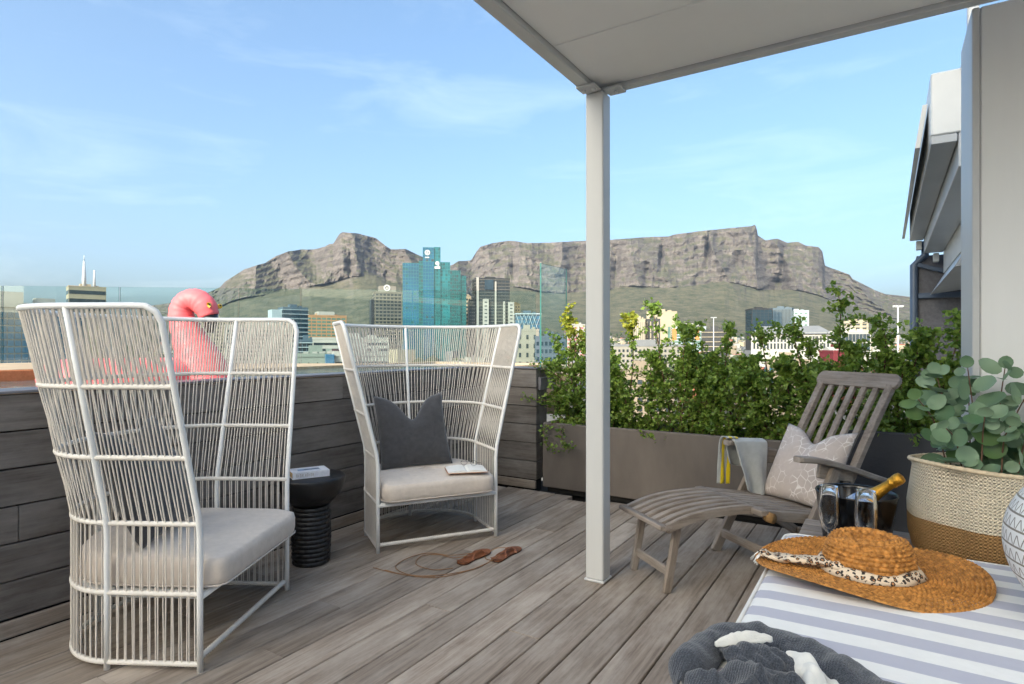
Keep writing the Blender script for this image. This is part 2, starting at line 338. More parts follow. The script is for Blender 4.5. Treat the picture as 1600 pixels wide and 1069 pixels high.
def wins(mb, x0, x1, z0, z1, nx, nz, fx=.6, fz=.55, yf=0.0, pr=.12, side=None):
    """windows as thin panes standing pr proud of a face; side: None front, else ('L'|'R', x) with x0..x1 along the depth"""
    dx = (x1-x0)/nx; dz = (z1-z0)/nz
    for i in range(nx):
        for k in range(nz):
            a = x0+(i+.5-fx/2)*dx; b = x0+(i+.5+fx/2)*dx; c = z0+(k+.5-fz/2)*dz; d = z0+(k+.5+fz/2)*dz
            if side is None: mb.box(a, b, yf-pr, yf+.02, c, d)
            elif side[0] == 'L': mb.box(side[1]-pr, side[1]+.02, a, b, c, d)
            else: mb.box(side[1]-.02, side[1]+pr, a, b, c, d)
def building(name, label, x0, x1, yt, D, wall, glass, fp=6, nx=6, fx=.6, fz=.55, rot=0, dep=.8, ylow=600, style='grid', slab=None, roof=None, par=.8):
    loc, rz, wd = frame(x0, x1, D, rot); t = thing(name, label, 'building', loc, rz); dp = wd*dep; h = zpx(yt, D); p = fp/F*D
    mb = MB(); mb.box(-wd/2, wd/2, 0, dp, 0, h); mb.build('wall', wall, t)
    zl = max(1.0, zpx(ylow, D)); nz = max(1, int((h-par-zl)/p)); z1 = h-par; z0 = z1-nz*p
    wb = MB()
    if style == 'bands': 
        wins(wb, -wd/2, wd/2, z0, z1, 1, nz, .97, fz); wins(wb, 0, dp, z0, z1, 1, nz, .95, fz, side=('L', -wd/2)); wins(wb, 0, dp, z0, z1, 1, nz, .95, fz, side=('R', wd/2))
    else:
        ns = max(2, int(nx*dep)); wins(wb, -wd/2+.02*wd, wd/2-.02*wd, z0, z1, nx, nz, fx, fz)
        wins(wb, .03*dp, dp*.97, z0, z1, ns, nz, fx, fz, side=('L', -wd/2)); wins(wb, .03*dp, dp*.97, z0, z1, ns, nz, fx, fz, side=('R', wd/2))
    kind(wb.build('windows', glass, t), 'stuff')
    if slab:
        sb = MB(); e = .35
        for k in range(nz+1): sb.box(-wd/2-e, wd/2+e, -e-.25, dp+e, z0+k*p-.18, z0+k*p+.18)
        sb.build('floor_slabs', slab, t)['kind'] = 'stuff'
    rb = MB(); rb.box(-wd/2-.15, wd/2+.15, -.15, .35, h-.1, h+.7); rb.box(-wd/2-.15, wd/2+.15, dp-.35, dp+.15, h-.1, h+.7)
    rb.box(-wd/2-.15, -wd/2+.35, .352, dp-.352, h-.1, h+.7); rb.box(wd/2-.35, wd/2+.15, .352, dp-.352, h-.1, h+.7)
    rb.box(-wd*.18, wd*.12, dp*.3, dp*.7, h-.1, h+2.6); rb.box(wd*.2, wd*.33, dp*.35, dp*.6, h-.1, h+1.8)
    rb.build('roof_plant', roof or wall, t)
    return t, wd, dp, h
# foreground left: blue-teal office block with white roof
building('office_block', 'teal glazed low office block at the far left edge behind the glass balustrade', -90, 112, 479, 95, C_white, G_blue, 11, 22, .86, .8, .12, .5, 590, roof=C_white)
t, wd, dp, h = building('office_tower', 'white tower carrying two tall white antenna masts', 113, 161, 449, 420, C_cream, G_dark, 13, 1, .9, .45, .1, .8, 500, 'bands')
mb = MB(); mb.tube([(-1.5, 6, h), (-1.5, 6, h+9), (-1.5, 6, h+19)], [1.5, 1.2, .5], 10); mb.tube([(4.5, 6, h), (4.5, 6, h+13)], [1.0, .5], 10)
mb.tube([(-1.5, 6, h+19), (-1.5, 6, h+23)], .25, 6); mb.build('antenna_mast', cmat('white_steel', (238, 240, 242)), t)
building('apartment_block', 'cream block full of small windows seen through the left rope chair', 296, 352, 500, 230, C_cream, G_dark, 6, 11, .5, .5, .05, .7, 575)
building('apartment_block', 'long white block of small windows behind the left chair and its pink float', 356, 450, 511, 215, C_white, G_dark, 6.3, 16, .5, .5, -.04, .5, 575)
building('apartment_block', 'narrow white block with two window columns beside the left chair', 447, 463, 517, 205, C_white, G_dark, 8.2, 2, .5, .45, .1, 1.4, 560)
t, wd, dp, h = building('glass_office', 'blue glass office block with dark floors left of the tan brick building', 443, 481, 482, 360, C_slate, G_navy, 7, 1, .9, .6, .25, .8, 560, 'bands', slab=C_pale)
mb = MB(); mb.box(-wd/2-6, -wd/2-.3, 1, dp, 0, h-1); mb.build('stair_core', C_pale, t)
t, wd, dp, h = building('brick_office', 'tan brick office block with stepped white penthouse', 479, 541, 494, 440, C_tan, G_green, 5.2, 8, .8, .55, .18, .8, 545)
mb = MB(); mb.box(-wd*.18, wd*.22, 3, dp*.8, h, h+3.4); mb.build('penthouse', C_white, t)
t, wd, dp, h = building('banded_office', 'white horizontally banded office block left of the middle chair', 491, 606, 530, 250, C_white, G_dark, 9.2, 1, .9, .4, -.06, .5, 580, 'bands')
t, wd, dp, h = building('glass_office', 'small blue-grey framed office block beside the white banded block', 466, 492, 533, 262, C_slate, G_dark, 7, 4, .75, .7, .05, 1.0, 575, slab=C_pale)
t, wd, dp, h = building('warehouse', 'low grey-green flat-roofed building with white rooftop units behind the pool', 462, 530, 557, 140, cmat('grey_green_render', (150, 160, 152)), G_dark, 12, 5, .14, .3, .05, .6, 600)
mb = MB()
for q in (-.3, -.1, .05, .22, .36): mb.box(wd*q, wd*q+1.1, 1.5, 2.6, h+.2, h+1.1)
mb.build('rooftop_units', C_white, t)['kind'] = 'stuff'
t, wd, dp, h = building('low_block', 'low blue-fronted white block close behind the middle chair', 524, 606, 556, 120, C_white, G_dark, 9, 1, .9, .35, .1, .5, 600, 'bands')
mb = MB(); mb.box(-wd/2-1.6, -wd/2-.05, -1, 4, 0, h+.3); mb.build('blue_panel', C_blue, t)
# grey-brown tower with roof emblem
t, wd, dp, h = building('concrete_tower', 'grey-brown ribbed concrete tower with a round white roof emblem', 586, 628, 457, 620, C_brown, G_dark, 5.4, 7, .72, .55, .12, .8, 560, slab=C_conc)
mb = MB(); mb.box(-wd*.62, -wd/2-.4, 2, dp, 0, zpx(468, 620)); mb.build('side_wing', C_dark, t)
mb = MB(); mb.box(-wd*.32, wd*.30, dp*.2, dp*.7, h, h+7.0); mb.build('plant_room', C_conc, t)
e_ = Matrix.Translation((-wd*.04, dp*.2-.3, h+5.0)) @ Matrix.Rotation(pi/2, 4, 'X')
mb = MB(); mb.lathe([(3.4, 0), (3.4, .3), (1.9, .3), (1.9, 0)], 20, False, M=e_); mb.box(-wd*.04-.8, -wd*.04+.8, dp*.2-.6, dp*.2-.3, h+4.0, h+5.6); mb.build('emblem', cmat('sign_white', (250, 250, 248)), t)
# teal glass tower
loc, rz, wd = frame(630, 728, 520, .0); t = thing('glass_tower', 'tall teal glass tower with two white emblems near its top', 'building', loc, rz)
Zt = lambda y: zpx(y, 520)
pxm = 520/F
def tower_block(x0, x1, yt, y0, y1, gl, cols, fp=5.5, mull=True, nm='curtain_wall'):
    a, b = (x0-679)*pxm, (x1-679)*pxm; mb = MB(); mb.box(a, b, y0, y1, 0, Zt(yt)); mb.build(nm, gl, t)
    nb = MB(); n = int((Zt(yt)-Zt(560))/(fp*pxm))
    for k in range(n+1): z = Zt(yt)-k*fp*pxm; nb.box(a-.12, b+.12, y0-.12, y1, z-.16, z+.16)
    for i in range(cols+1):
        x = a+(b-a)*i/cols; nb.box(x-.12, x+.12, y0-.2, y0, Zt(560), Zt(yt))
    kind(nb.build('mullions', cmat('teal_frame', (58, 140, 142), .35), t), 'stuff')
    pb = MB()
    for k in range(n):
        for i in range(cols):
            if R.random() < (.30 if mull else .06):
                z = Zt(yt)-(k+1)*fp*pxm; x = a+(b-a)*i/cols; pb.box(x+.2, x+(b-a)/cols-.2, y0-.06, y0+.02, z+.3, z+fp*pxm*R.uniform(.45, .8))
    if pb.v: kind(pb.build('window_panes', R.choice([G_teal2, G_dark]), t), 'stuff')
tower_block(630, 655, 412, 0, 26, G_tealb, 6, mull=False)
tower_block(655, 661, 409, -1.5, 24, G_teal2, 2)
tower_block(661, 678, 388, -3, 24, G_tealb, 4, mull=False); tower_block(678, 688, 387, -2.0, 24, G_teal, 3)
tower_block(688, 703, 410, -1, 24, G_teal, 4); tower_block(703, 719, 423, -1.8, 22, G_teal2, 5); tower_block(719, 728, 431, -.6, 20, G_teal2, 3)
S_w = cmat('emblem_white', (245, 245, 248))
mb = MB(); e_ = Matrix.Translation(((668.0-679)*pxm, -3.3, Zt(396))) @ Matrix.Rotation(pi/2, 4, 'X')
mb.lathe([(2.3, 0), (2.3, .3), (1.6, .3), (1.6, 0)], 20, False, M=e_)
for dz in (-1.0, 0, 1.0): mb.box((668-679)*pxm-1.0+.3*dz, (668-679)*pxm+.9, -3.6, -3.3, Zt(396)+dz-.25, Zt(396)+dz+.25)
for q in (-1.7, -.5, .7): mb.lathe([(.62, 0), (.62, .3), (.2, .3), (.2, 0)], 10, False, M=Matrix.Translation(((668-679)*pxm+q+.3, -3.3, Zt(403.5))) @ Matrix.Rotation(pi/2, 4, 'X'))
mb.build('emblem', S_w, t)
mb = MB(); cx_ = (683-679)*pxm
mb.lathe([(1.75, 0), (1.75, .3), (.01, .3)], 16, False, M=Matrix.Translation((cx_+.1, -2.3, Zt(412))) @ Matrix.Rotation(pi/2, 4, 'X'))
mb.box(cx_+.3, cx_+1.6, -2.55, -2.3, Zt(416), Zt(411)); mb.box(cx_-2.3, cx_+2.6, -2.6, -2.3, Zt(420.5), Zt(417)); mb.build('emblem', S_w, t)
# white and dark apartment tower
t, wd, dp, h = building('apartment_tower', 'tall dark and white apartment tower right of the teal tower', 742, 797, 436, 540, C_dark, G_dark, 5.0, 9, .7, .6, .14, .7, 560, slab=C_grey)
mb = MB(); q = 540/F
for a, b, y in ((744, 748, 434), (773, 775.5, 440)): mb.box((a-769.5)*q, (b-769.5)*q, -1.3, 1, 0, zpx(y, 540))
mb.build('white_fin', C_white, t)
mb = MB(); mb.box((757-769.5)*q, (771-769.5)*q, -1.0, 2, zpx(453, 540), zpx(437.5, 540)); mb.build('dark_recess', G_navy, t)
for a, b, y in ((754, 763, 468), (786, 789, 471), (794, 803, 472)):
    mb = MB(); mb.box((a-769.5)*q, (b-769.5)*q, -2.6, 3, 0, zpx(y, 540)); w_ = mb.build('white_bay', C_white, t)
    wb = MB(); wins(wb, (a-769.5)*q+.5, (b-769.5)*q-.5, zpx(545, 540), zpx(y+2, 540), 1, 13, .55, .3, -2.6); kind(wb.build('windows', G_dark, w_), 'stuff')
mb = MB(); mb.box((733-769.5)*q, (742.5-769.5)*q, -1.5, 10, 0, zpx(469, 540)); w_ = mb.build('podium', C_dark, t)
wb = MB(); wins(wb, (733-769.5)*q, (742-769.5)*q, zpx(545, 540), zpx(470, 540), 3, 14, .7, .2, -1.5); kind(wb.build('balcony_edges', C_conc, w_), 'stuff')
building('apartment_tower', 'slim peach tower squeezed between the teal and the dark towers', 727.5, 736, 464, 600, cmat('peach_render', (222, 190, 160)), G_dark, 6, 2, .6, .5, .1, 1, 545)
building('apartment_tower', 'slim yellow tower at the right of the dark and white tower', 800, 813, 476, 580, C_yel, G_dark, 5, 3, .5, .4, .1, 1, 545)
t, wd, dp, h = building('glass_office', 'small blue building wrapped in a white diagonal lattice', 806, 845, 491, 400, C_slate, G_blue, 7, 1, .95, .7, .1, .7, 540, 'bands')
mb = MB()
for i in range(-3, 9):
    for sg in (1, -1):
        a = Vector((-wd/2+i*wd/6, -.5, h-16)); b = a+Vector((sg*wd/3, 0, 16))
        if -wd/2 <= a.x <= wd/2 and -wd/2 <= b.x <= wd/2: mb.tube([a, b], .16, 5)
mb.box(-wd/2-.5, wd/2+.5, -1, dp, h-.2, h+.5); kind(mb.build('lattice', C_pale, t), 'stuff')
building('parking_block', 'flat grey concrete block just left of the white post', 806, 842, 517, 260, C_conc, G_dark, 14, 3, .3, .5, .0, .8, 580)
building('shop_block', 'dark blue-grey low block behind the short glass screen', 836, 884, 528, 240, cmat('blue_grey_sheet', (92, 106, 122)), G_navy, 12, 7, .6, .5, .04, .8, 590)
building('apartment_block', 'pink and white striped block behind the yellow-green shrub tips', 884, 914, 508, 420, C_white, cmat('pink_panel', (200, 130, 130)), 6, 3, .6, .5, .1, .8, 560)
t, wd, dp, h = building('office_block', 'white ribbed block with a dark glazed end right of the post', 990, 1008, 500, 380, C_cream, cmat('grey_rib', (150, 146, 140)), 60, 6, .4, .95, .0, 1.0, 545)
building('office_block', 'dark framed office block beside the white ribbed block', 1008, 1031, 500, 384, C_dark, C_cream, 9, 4, .3, .85, .0, 1.0, 545)
building('apartment_block', 'tall pale slab block behind the tallest hedge sprig', 1011, 1057, 488, 480, C_cream, G_green, 60, 2, .2, .3, .05, .5, 545)
t, wd, dp, h = building('flat_office', 'low office with orange panels and green glass strips', 1051, 1102, 512, 430, C_pale, G_green, 4.6, 1, .9, .6, .06, .7, 548, 'bands')
for a in (-.5, .17): mb = MB(); mb.box(wd*a, wd*a+wd*.13, -.5, 2, h-9, h-.6); mb.build('orange_panel', C_orange, t)
mb = MB(); mb.box(-wd*.3, wd*.3, 3, dp*.8, h, h+3.2); mb.build('penthouse', C_white, t)
building('parking_garage', 'open concrete parking garage with stacked floors above the hedge', 1098, 1138, 517, 330, C_dark, C_dark, 7.5, 6, .5, .5, .05, .8, 570, slab=C_cream)
building('long_white_block', 'long pale block with rows of windows behind the hedge right of the post', 950, 1070, 541, 235, C_conc, G_dark, 8, 18, .5, .5, .03, .35, 600, roof=C_greyroof)
building('glass_block', 'black glass cube standing above the hedge below the mountain', 1175, 1207, 483, 610, C_dark, G_navy, 4.2, 5, .9, .9, .35, .9, 525)
building('glass_block', 'dark slatted glass block attached right of the black cube', 1203, 1236, 482, 640, C_slate, G_navy, 30, 16, .6, .95, -.12, .7, 525)
building('apartment_block', 'pale blue and white apartment block right of the black glass cube', 1226, 1262, 486, 700, C_pale, G_green, 6, 5, .6, .4, .1, .8, 530, slab=C_white)
t, wd, dp, h = building('colonnade_building', 'white colonnaded building with a grey pitched roof above the hedge', 1178, 1292, 522, 300, C_white, G_dark, 11, 22, .55, .8, .04, .3, 556)
mb = MB(); mb.add([(-wd/2-1, -1, h), (wd/2+1, -1, h), (wd/2+1, dp+1, h), (-wd/2-1, dp+1, h), (-wd*.36, dp/2, h+4.2), (wd*.36, dp/2, h+4.2)], [(0,1,5,4), (1,2,5), (2,3,4,5), (3,0,4)])
mb.build('pitched_roof', C_greyroof, t)
building('glass_office', 'dark teal glazed block behind the right end of the hedge', 1296, 1356, 519, 340, C_white, G_navy, 14, 12, .9, .85, .05, .6, 560)
building('apartment_block', 'cream terraced block above the dark teal block', 1316, 1354, 503, 520, C_cream, G_dark, 6, 4, .6, .45, .1, .7, 530, slab=C_white)
t, wd, dp, h = building('warehouse', 'maroon gabled shed seen through the hedge near the chair back', 1302, 1338, 551, 190, C_red, C_white, 60, 1, .05, .2, .5, 1.2, 600)
mb = MB(); mb.add([(-wd/2, 0, h), (wd/2, 0, h), (wd/2, dp, h), (-wd/2, dp, h), (-wd/2, dp/2, h+1.8), (wd/2, dp/2, h+1.8)], [(0,1,5,4), (1,2,5), (2,3,4,5), (3,0,4)]); mb.build('gable_roof', C_white, t)
building('apartment_block', 'peach rendered house at the far right beside the white wall', 1476, 1530, 530, 150, cmat('apricot_render', (226, 172, 140)), G_dark, 14, 3, .4, .5, .1, .8, 620)
building('town_house', 'grey terraced house low behind the middle of the hedge', 1130, 1190, 578, 170, C_grey, G_dark, 12, 6, .4, .5, -.1, .6, 640, roof=C_terr)
building('town_house', 'stone-coloured house with bluish windows low behind the deck chair back', 1200, 1262, 566, 160, C_stone, G_blue, 16, 5, .4, .5, .08, .6, 640)
building('town_house', 'terracotta roofed house low behind the hedge beside the long white block', 1062, 1112, 562, 200, C_terr, C_cream, 12, 4, .4, .5, -.2, .8, 640)
building('town_house', 'stone-coloured flat house low behind the hedge right of the post', 962, 1052, 584, 120, C_stone, G_dark, 14, 6, .5, .5, .1, .4, 660)
# light masts
M_mast = cmat('mast_white', (235, 236, 238), .4)
for (x, yt, yb, D, lab) in ((1403, 480, 640, 130, 'tall white floodlight mast near the dark pier at the right'), (1115, 497, 640, 230, 'thin white light mast in front of the parking garage')):
    p0 = px(x, yb, D); t = thing('light_mast', lab, 'light mast', (p0.x, p0.y, -18)); h = EYE+(540-yt)/F*D+18
    mb = MB(); mb.tube([(0, 0, 0), (0, 0, h)], [.22, .14], 8); mb.build('pole', M_mast, t)
    mb = MB(); mb.box(-1.1, 1.1, -.08, .08, h-.08, h+.08)
    for q in (-.9, -.35, .35, .9): mb.box(q-.2, q+.2, -.3, .08, h+.08, h+.35)
    mb.build('lamp_head', M_mast, t)
# far houses on the foot of the mountain: an uncountable scatter
mb = MB(); R2 = random.Random(5)
for i in range(5200):
    D = R2.uniform(750, 2700)*(1 if i % 3 else R2.uniform(.35, 1)); x = R2.uniform(240, 1560); X = (x-800)/F*D
    if abs(x-680) < 60 and D > 500: pass
    zg = interp([(0, -18), (1200, -18), (1900, -4), (2650, 32)], D); s_ = R2.uniform(4, 11); hh = R2.uniform(4, 11) if R2.random() < .93 else R2.uniform(12, 22)
    M_ = Matrix.Translation((X, D, zg)) @ Matrix.Rotation(R2.uniform(0, 3), 4, 'Z'); mb.box(-s_, s_, -s_*.6, s_*.6, -3, hh, M_, mi=R2.choice([0, 0, 1, 1, 2, 3, 4, 5]))
kind(tag(mb.build('hillside_houses', [C_white, C_cream, C_terr, C_greyroof, C_grey, C_stone]), 'distant scatter of pale houses across the foot of the mountains', 'houses'), 'stuff')
M_far = leafmat('far_foliage', (.03, .05, .02), (.07, .09, .035), .8, .2)
mb = MB()
for i in range(4200):
    D = R2.uniform(350, 3000); x = R2.uniform(200, 1600); X = (x-800)/F*D; zg = interp([(0, -18), (1200, -18), (1900, -4), (2650, 32), (3000, 60)], D); r_ = R2.uniform(3, 7)
    mb.lathe([(.1, r_*1.7), (r_*.7, r_*1.3), (r_, r_*.6), (r_*.6, -.5)], 6, True, (X+R2.uniform(-5, 5), D, zg))
kind(tag(mb.build('far_trees', M_far), 'distant dark green tree cover between the houses below the mountains', 'trees'), 'stuff')
# trees standing in the near town
M_leafT = leafmat('town_tree_leaf', (.022, .045, .012), (.07, .10, .03), .6, .3); M_bark = mat('bark', (.10, .07, .05), .9, .4, 12)
def town_tree(x, yt, D, r, lab, mt=None):
    p0 = px(x, 540, D); h = EYE+(540-yt)/F*D+18; rr = random.Random(int(x)); t = thing('tree', lab, 'tree', (p0.x, p0.y, -18), 0, 'trees in the town')
    mb = MB(); mb.tube([(0, 0, 0), (.2, .1, h*.4), (0, 0, h*.75)], [.45, .32, .1], 8)
    for q in range(5):
        a = rr.uniform(0, 6.3); mb.tube([(0, 0, h*.4+q*h*.07), (cos(a)*r*.5, sin(a)*r*.5, h*.6+q*h*.06)], [.15, .05], 6)
    mb.build('trunk', M_bark, t)
    mb = MB(); cl = [(rr.uniform(-.7, .7)*r, rr.uniform(-.7, .7)*r, h-r*rr.uniform(.3, 1.5), rr.uniform(.35, .6)*r) for _ in range(14)]
    for (a, b, c, q) in cl:
        for _ in range(110):
            d = Vector((rr.gauss(0, 1), rr.gauss(0, 1), rr.gauss(0, .8))).normalized()*q*rr.uniform(.6, 1.05); c0 = Vector((a, b, c))+d
            s1 = Vector((rr.uniform(-1, 1), rr.uniform(-1, 1), rr.uniform(-1, 1))).normalized()*.28*r/3; s2 = s1.cross(d).normalized()*.26*r/3
            mb.add([c0-s1, c0+s2, c0+s1, c0-s2], [(0, 1, 2, 3)])
    mb.build('crown', mt or M_leafT, t)
town_tree(1078, 552, 150, 4.2, 'dark round tree just right of the long white block, behind the hedge')
town_tree(1110, 556, 165, 5.0, 'broad dark tree below the parking garage')
town_tree(1150, 560, 150, 4.0, 'dark tree below the white colonnaded building left end')
town_tree(1262, 568, 130, 3.2, 'rounded green tree beside the white house behind the hedge')
town_tree(1350, 574, 120, 3.4, 'low green tree right of the maroon shed')
town_tree(1420, 566, 120, 4.0, 'green tree left of the dark pier behind the hedge')
town_tree(935, 566, 140, 3.6, 'dark tree hidden mostly by the white post')

# ------------------------------------------------------------------ the air: faint haze over the town and the mountains
mb = MB(); mb.box(-9700, 9700, -320, 9700, -60, 1500)
m, t_, p = nodes('haze'); t_.nodes.remove(p); pv = t_.nodes.new('ShaderNodeVolumePrincipled'); pv.inputs['Color'].default_value = (.58, .76, 1.0, 1); pv.inputs['Density'].default_value = 1.7e-5; pv.inputs['Anisotropy'].default_value = 0.1
t_.links.new(pv.outputs[0], t_.nodes['Material Output'].inputs['Volume'])
kind(mb.build('haze', m), 'stuff'); bpy.data.objects['haze']['label'] = 'thin pale haze over the town and mountains'
# ================================================================== TERRACE
M_deck = wood('deck_timber', srgb(112, 99, 86), srgb(165, 151, 136), srgb(186, 175, 162), .62, 60, .20)
M_wallb = wood('wall_timber', srgb(80, 74, 69), srgb(124, 117, 110), srgb(148, 143, 138), .55, 55, .16, 1.0)
M_cap = wood('sky_toned_cap_timber', srgb(96, 94, 98), srgb(128, 126, 130), srgb(150, 150, 156), .45, 50, .06)  # sky reflection on the dark wall timber put in as blue-grey colour
M_void = mat('dark_void', (.012, .011, .010), .95, .2, 5)
M_white = mat('white_powder_coat', srgb(204, 204, 202), .42, .05, 2.5, stretch=(1, 1, .18), bump=.04, bscale=40)
M_panel = mat('soffit_panel', srgb(246, 245, 241), .55, .02, 1.5, bump=.03, bscale=25)
M_rend = mat('white_wall_paint', srgb(238, 237, 234), .6, .055, 1.6, stretch=(1, 1, .15), bump=.12, bscale=60)
M_seal = mat('sealant', srgb(120, 116, 108), .8, .1, 10)
TR = -A
def tw(a, b, z=0): x, y = W2(a, b); return (x, y, z)
# deck: joist void with every plank on it
mb = MB(); mb.box(-3.4, 3.2, -4.6, 4.98, -.30, -.045); deck = mb.build('deck', M_void, None, (0, 0, 0), TR); kind(deck, 'structure')
P = .159; k0 = -13; a0 = -1.251
rw = random.Random(21)
sec = [(-.0765, -.03), (-.0765, -.004), (-.0735, 0), (.0735, 0), (.0765, -.004), (.0765, -.03)]
i = k0
while a0+i*P < 3.0:
    ac = a0+(i+.5)*P; i += 1
    if ac-P/2 < -3.19: continue
    b = -4.5+rw.uniform(-1.2, 0); 
    while b < 4.44:
        ln = rw.choice([1.9, 2.4, 2.9, 3.4, 1.4]); e = min(b+ln, 4.445)
        if e-b > .15:
            mb = MB(); z_ = rw.uniform(-.0012, .0012)
            mb.loft([[(x, y_, z+z_) for y_, z in sec] for x in (b+.0015, e-.0015)], cap=True); mb.build('plank', M_deck, deck, (ac, 0, 0), pi/2)
            # built along local x, which runs away from the viewer
        b += ln
# parapet walls
LW = -3.186; BW = 4.505
wall = thing('parapet_wall', 'dark weathered timber parapet wall behind the two rope chairs', 'wall', (0, 0, 0), TR)
mb = MB(); mb.box(LW-.16, LW-.03, -1.5, BW+.10, -.2, 1.03); mb.box(LW-.03, LW+.56, BW+.03, BW+.16, -.2, 1.03); mb.build('core', M_void, wall)
bh = .161
for r_ in range(6):
    z0 = .074+r_*bh; b = -1.5-rw.uniform(0, 1.5)
    while b < BW:
        ln = rw.uniform(2.0, 3.2); e = min(b+ln, BW-.001); s0 = max(b, -1.6)
        if e-s0 > .05:
            mb = MB(); mb.cbox(s0+.001, e-.001, -.0145, .0145, z0+.003, z0+bh-.003, .003); mb.build('board', M_wallb, wall, (LW-.0145+rw.uniform(-.002, .002), 0, 0), pi/2)
        b += ln
    mb = MB(); mb.cbox(.001, .599, 0, .19, z0+.003, z0+bh-.003, .003); mb.build('board', M_wallb, wall, (LW, BW+rw.uniform(-.002, .002), 0))
mb = MB(); mb.cbox(-1.55, BW+.20, -.10, .10, 1.043, 1.056, .003); mb.build('cap', M_cap, wall, (LW-.09, 0, 0), pi/2)
mb = MB(); mb.cbox(.012, .605, -.004, .196, 1.043, 1.056, .003); mb.build('cap', M_cap, wall, (LW, BW, 0))
b = -1.5
for ln in (1.3, 2.35, 2.35):
    mb = MB(); mb.cbox(b+.001, min(b+ln, BW)-.001, -.011, .011, .002, .071, .003); mb.build('skirting_board', M_deck, wall, (LW+.011, 0, 0), pi/2); b += ln
mb = MB(); mb.cbox(.024, .60, -.022, 0, .002, .071, .003); mb.build('skirting_board', M_deck, wall, (LW, BW, 0))
mb = MB(); mb.cbox(.60, .625, .03, .16, .86, .97, .003); mb.cbox(.60, .70, .155, .17, .86, .97, .003); mb.build('bracket', M_cap, wall, (LW, BW, 0))
# pool surround, pool and ledge
M_pdeck = wood('pool_deck_timber', srgb(150, 126, 98), srgb(186, 164, 134), srgb(196, 178, 152), .7, 40, .05)
M_cedar = wood('orange_cedar', srgb(176, 104, 62), srgb(212, 140, 92), srgb(200, 128, 84), .6, 40, .08)
poly = [W2(-3.37, -2.5), (-9.6, .2), (-9.6, 8.04), (.95, 9.27), W2(-2.5, 4.98), W2(-3.37, 4.98)]
mb = MB(); n_ = len(poly); mb.loft([[(x, y, .60) for x, y in poly], [(x, y, .985) for x, y in poly]], cap=True)
kind(mb.build('pool_deck', M_pdeck), 'structure')
m, t_, p = nodes('pool_water'); p.inputs['Base Color'].default_value = (.10, .17, .18, 1); p.inputs['Roughness'].default_value = .06; p.inputs['Specular IOR Level'].default_value = .6
nz_ = t_.nodes.new('ShaderNodeTexNoise'); nz_.inputs['Scale'].default_value = 9; nz_.inputs['Detail'].default_value = 3; bp_ = t_.nodes.new('ShaderNodeBump'); bp_.inputs['Strength'].default_value = .25; bp_.inputs['Distance'].default_value = .02
tcc = t_.nodes.new('ShaderNodeTexCoord'); t_.links.new(tcc.outputs['Object'], nz_.inputs['Vector']); t_.links.new(nz_.outputs['Fac'], bp_.inputs['Height']); t_.links.new(bp_.outputs[0], p.inputs['Normal'])
mb = MB(); mb.box(-5.2, -3.46, -2.2, 6.3, .99, 1.0); kind(mb.build('pool_water', m, None, (0, 0, 0), TR), 'structure')
pool = thing('pool_edge', 'pale timber pool coping just behind the dark parapet wall', 'pool edge', (0, 0, 0), TR)
for (x0, x1, y0, y1) in ((-3.46, -3.375, -2.4, 6.4), (-5.32, -5.202, 2.7, 6.4), (-5.2, -3.47, 6.302, 6.4)):
    mb = MB(); mb.cbox(x0, x1, y0, y1, .986, 1.03, .004); mb.build('coping_board', M_pdeck, pool)
mb = MB(); mb.cbox(-7.2, -5.204, -2.2, 2.66, .986, 1.076, .005); mb.build('ledge', M_cedar, pool)
mb = MB(); mb.box(-7.2, -5.214, -2.2, 2.65, 1.076, 1.080); mb.build('ledge_top', M_pdeck, pool)
# glass balustrade round the pool and the short screen by the planter
M_glass = glass_sheet('balustrade_glass', (.90, .965, .955)); M_gedge = mat('glass_edge', srgb(58, 112, 106), .2, .1, 8)
def pane(mb, p, q, z0, z1, th=.012):
    p = Vector((*p, 0)); q = Vector((*q, 0)); d = (q-p).normalized(); n = Vector((-d.y, d.x, 0))*th/2
    vs = [p-n, q-n, q+n, p+n]; V = [v_+Vector((0, 0, z0)) for v_ in vs]+[v_+Vector((0, 0, z1)) for v_ in vs]
    mb.add(V, [(0, 1, 5, 4), (2, 3, 7, 6)], mi=0); mb.add(V, [(1, 2, 6, 5), (3, 0, 4, 7), (4, 5, 6, 7), (0, 3, 2, 1)], mi=1)
gb = thing('glass_balustrade', 'long frameless glass balustrade along the far side of the pool', 'balustrade')
g0 = Vector((-9.3, 8.07)); g1 = Vector((.9, 9.25))
def on_glass(x):
    k = (x-800)/F; d = g1-g0; s_ = (k*g0.y-g0.x)/(d.x-k*d.y); return g0+d*s_
xs = [-230, 4, 187, 373, 470, 645, 838]
for xa, xb in zip(xs, xs[1:]):
    pa, pb_ = on_glass(xa), on_glass(xb); d = (pb_-pa).normalized()*.009; mb = MB(); pane(mb, pa+d, pb_-d, .99, 2.085); mb.build('pane', [M_glass, M_gedge], gb)
for xa in (90, 280, 420, 560, 740):
    c_ = on_glass(xa); mb = MB(); mb.cbox(c_.x-.03, c_.x+.03, c_.y-.03, c_.y+.03, .985, 1.10, .004); mb.build('spigot', mat('steel', (.5, .5, .5), .3, .05, 20, metal=1) if xa == 90 else bpy.data.materials['steel'], gb)
mb = MB(); pane(mb, (.29, 6.03), (.29+.533*.573, 6.03+.846*.573), .80, 2.085, .016)
tag(mb.build('glass_screen', [M_glass, M_gedge]), 'short upright glass screen left of the hedge', 'glass screen')
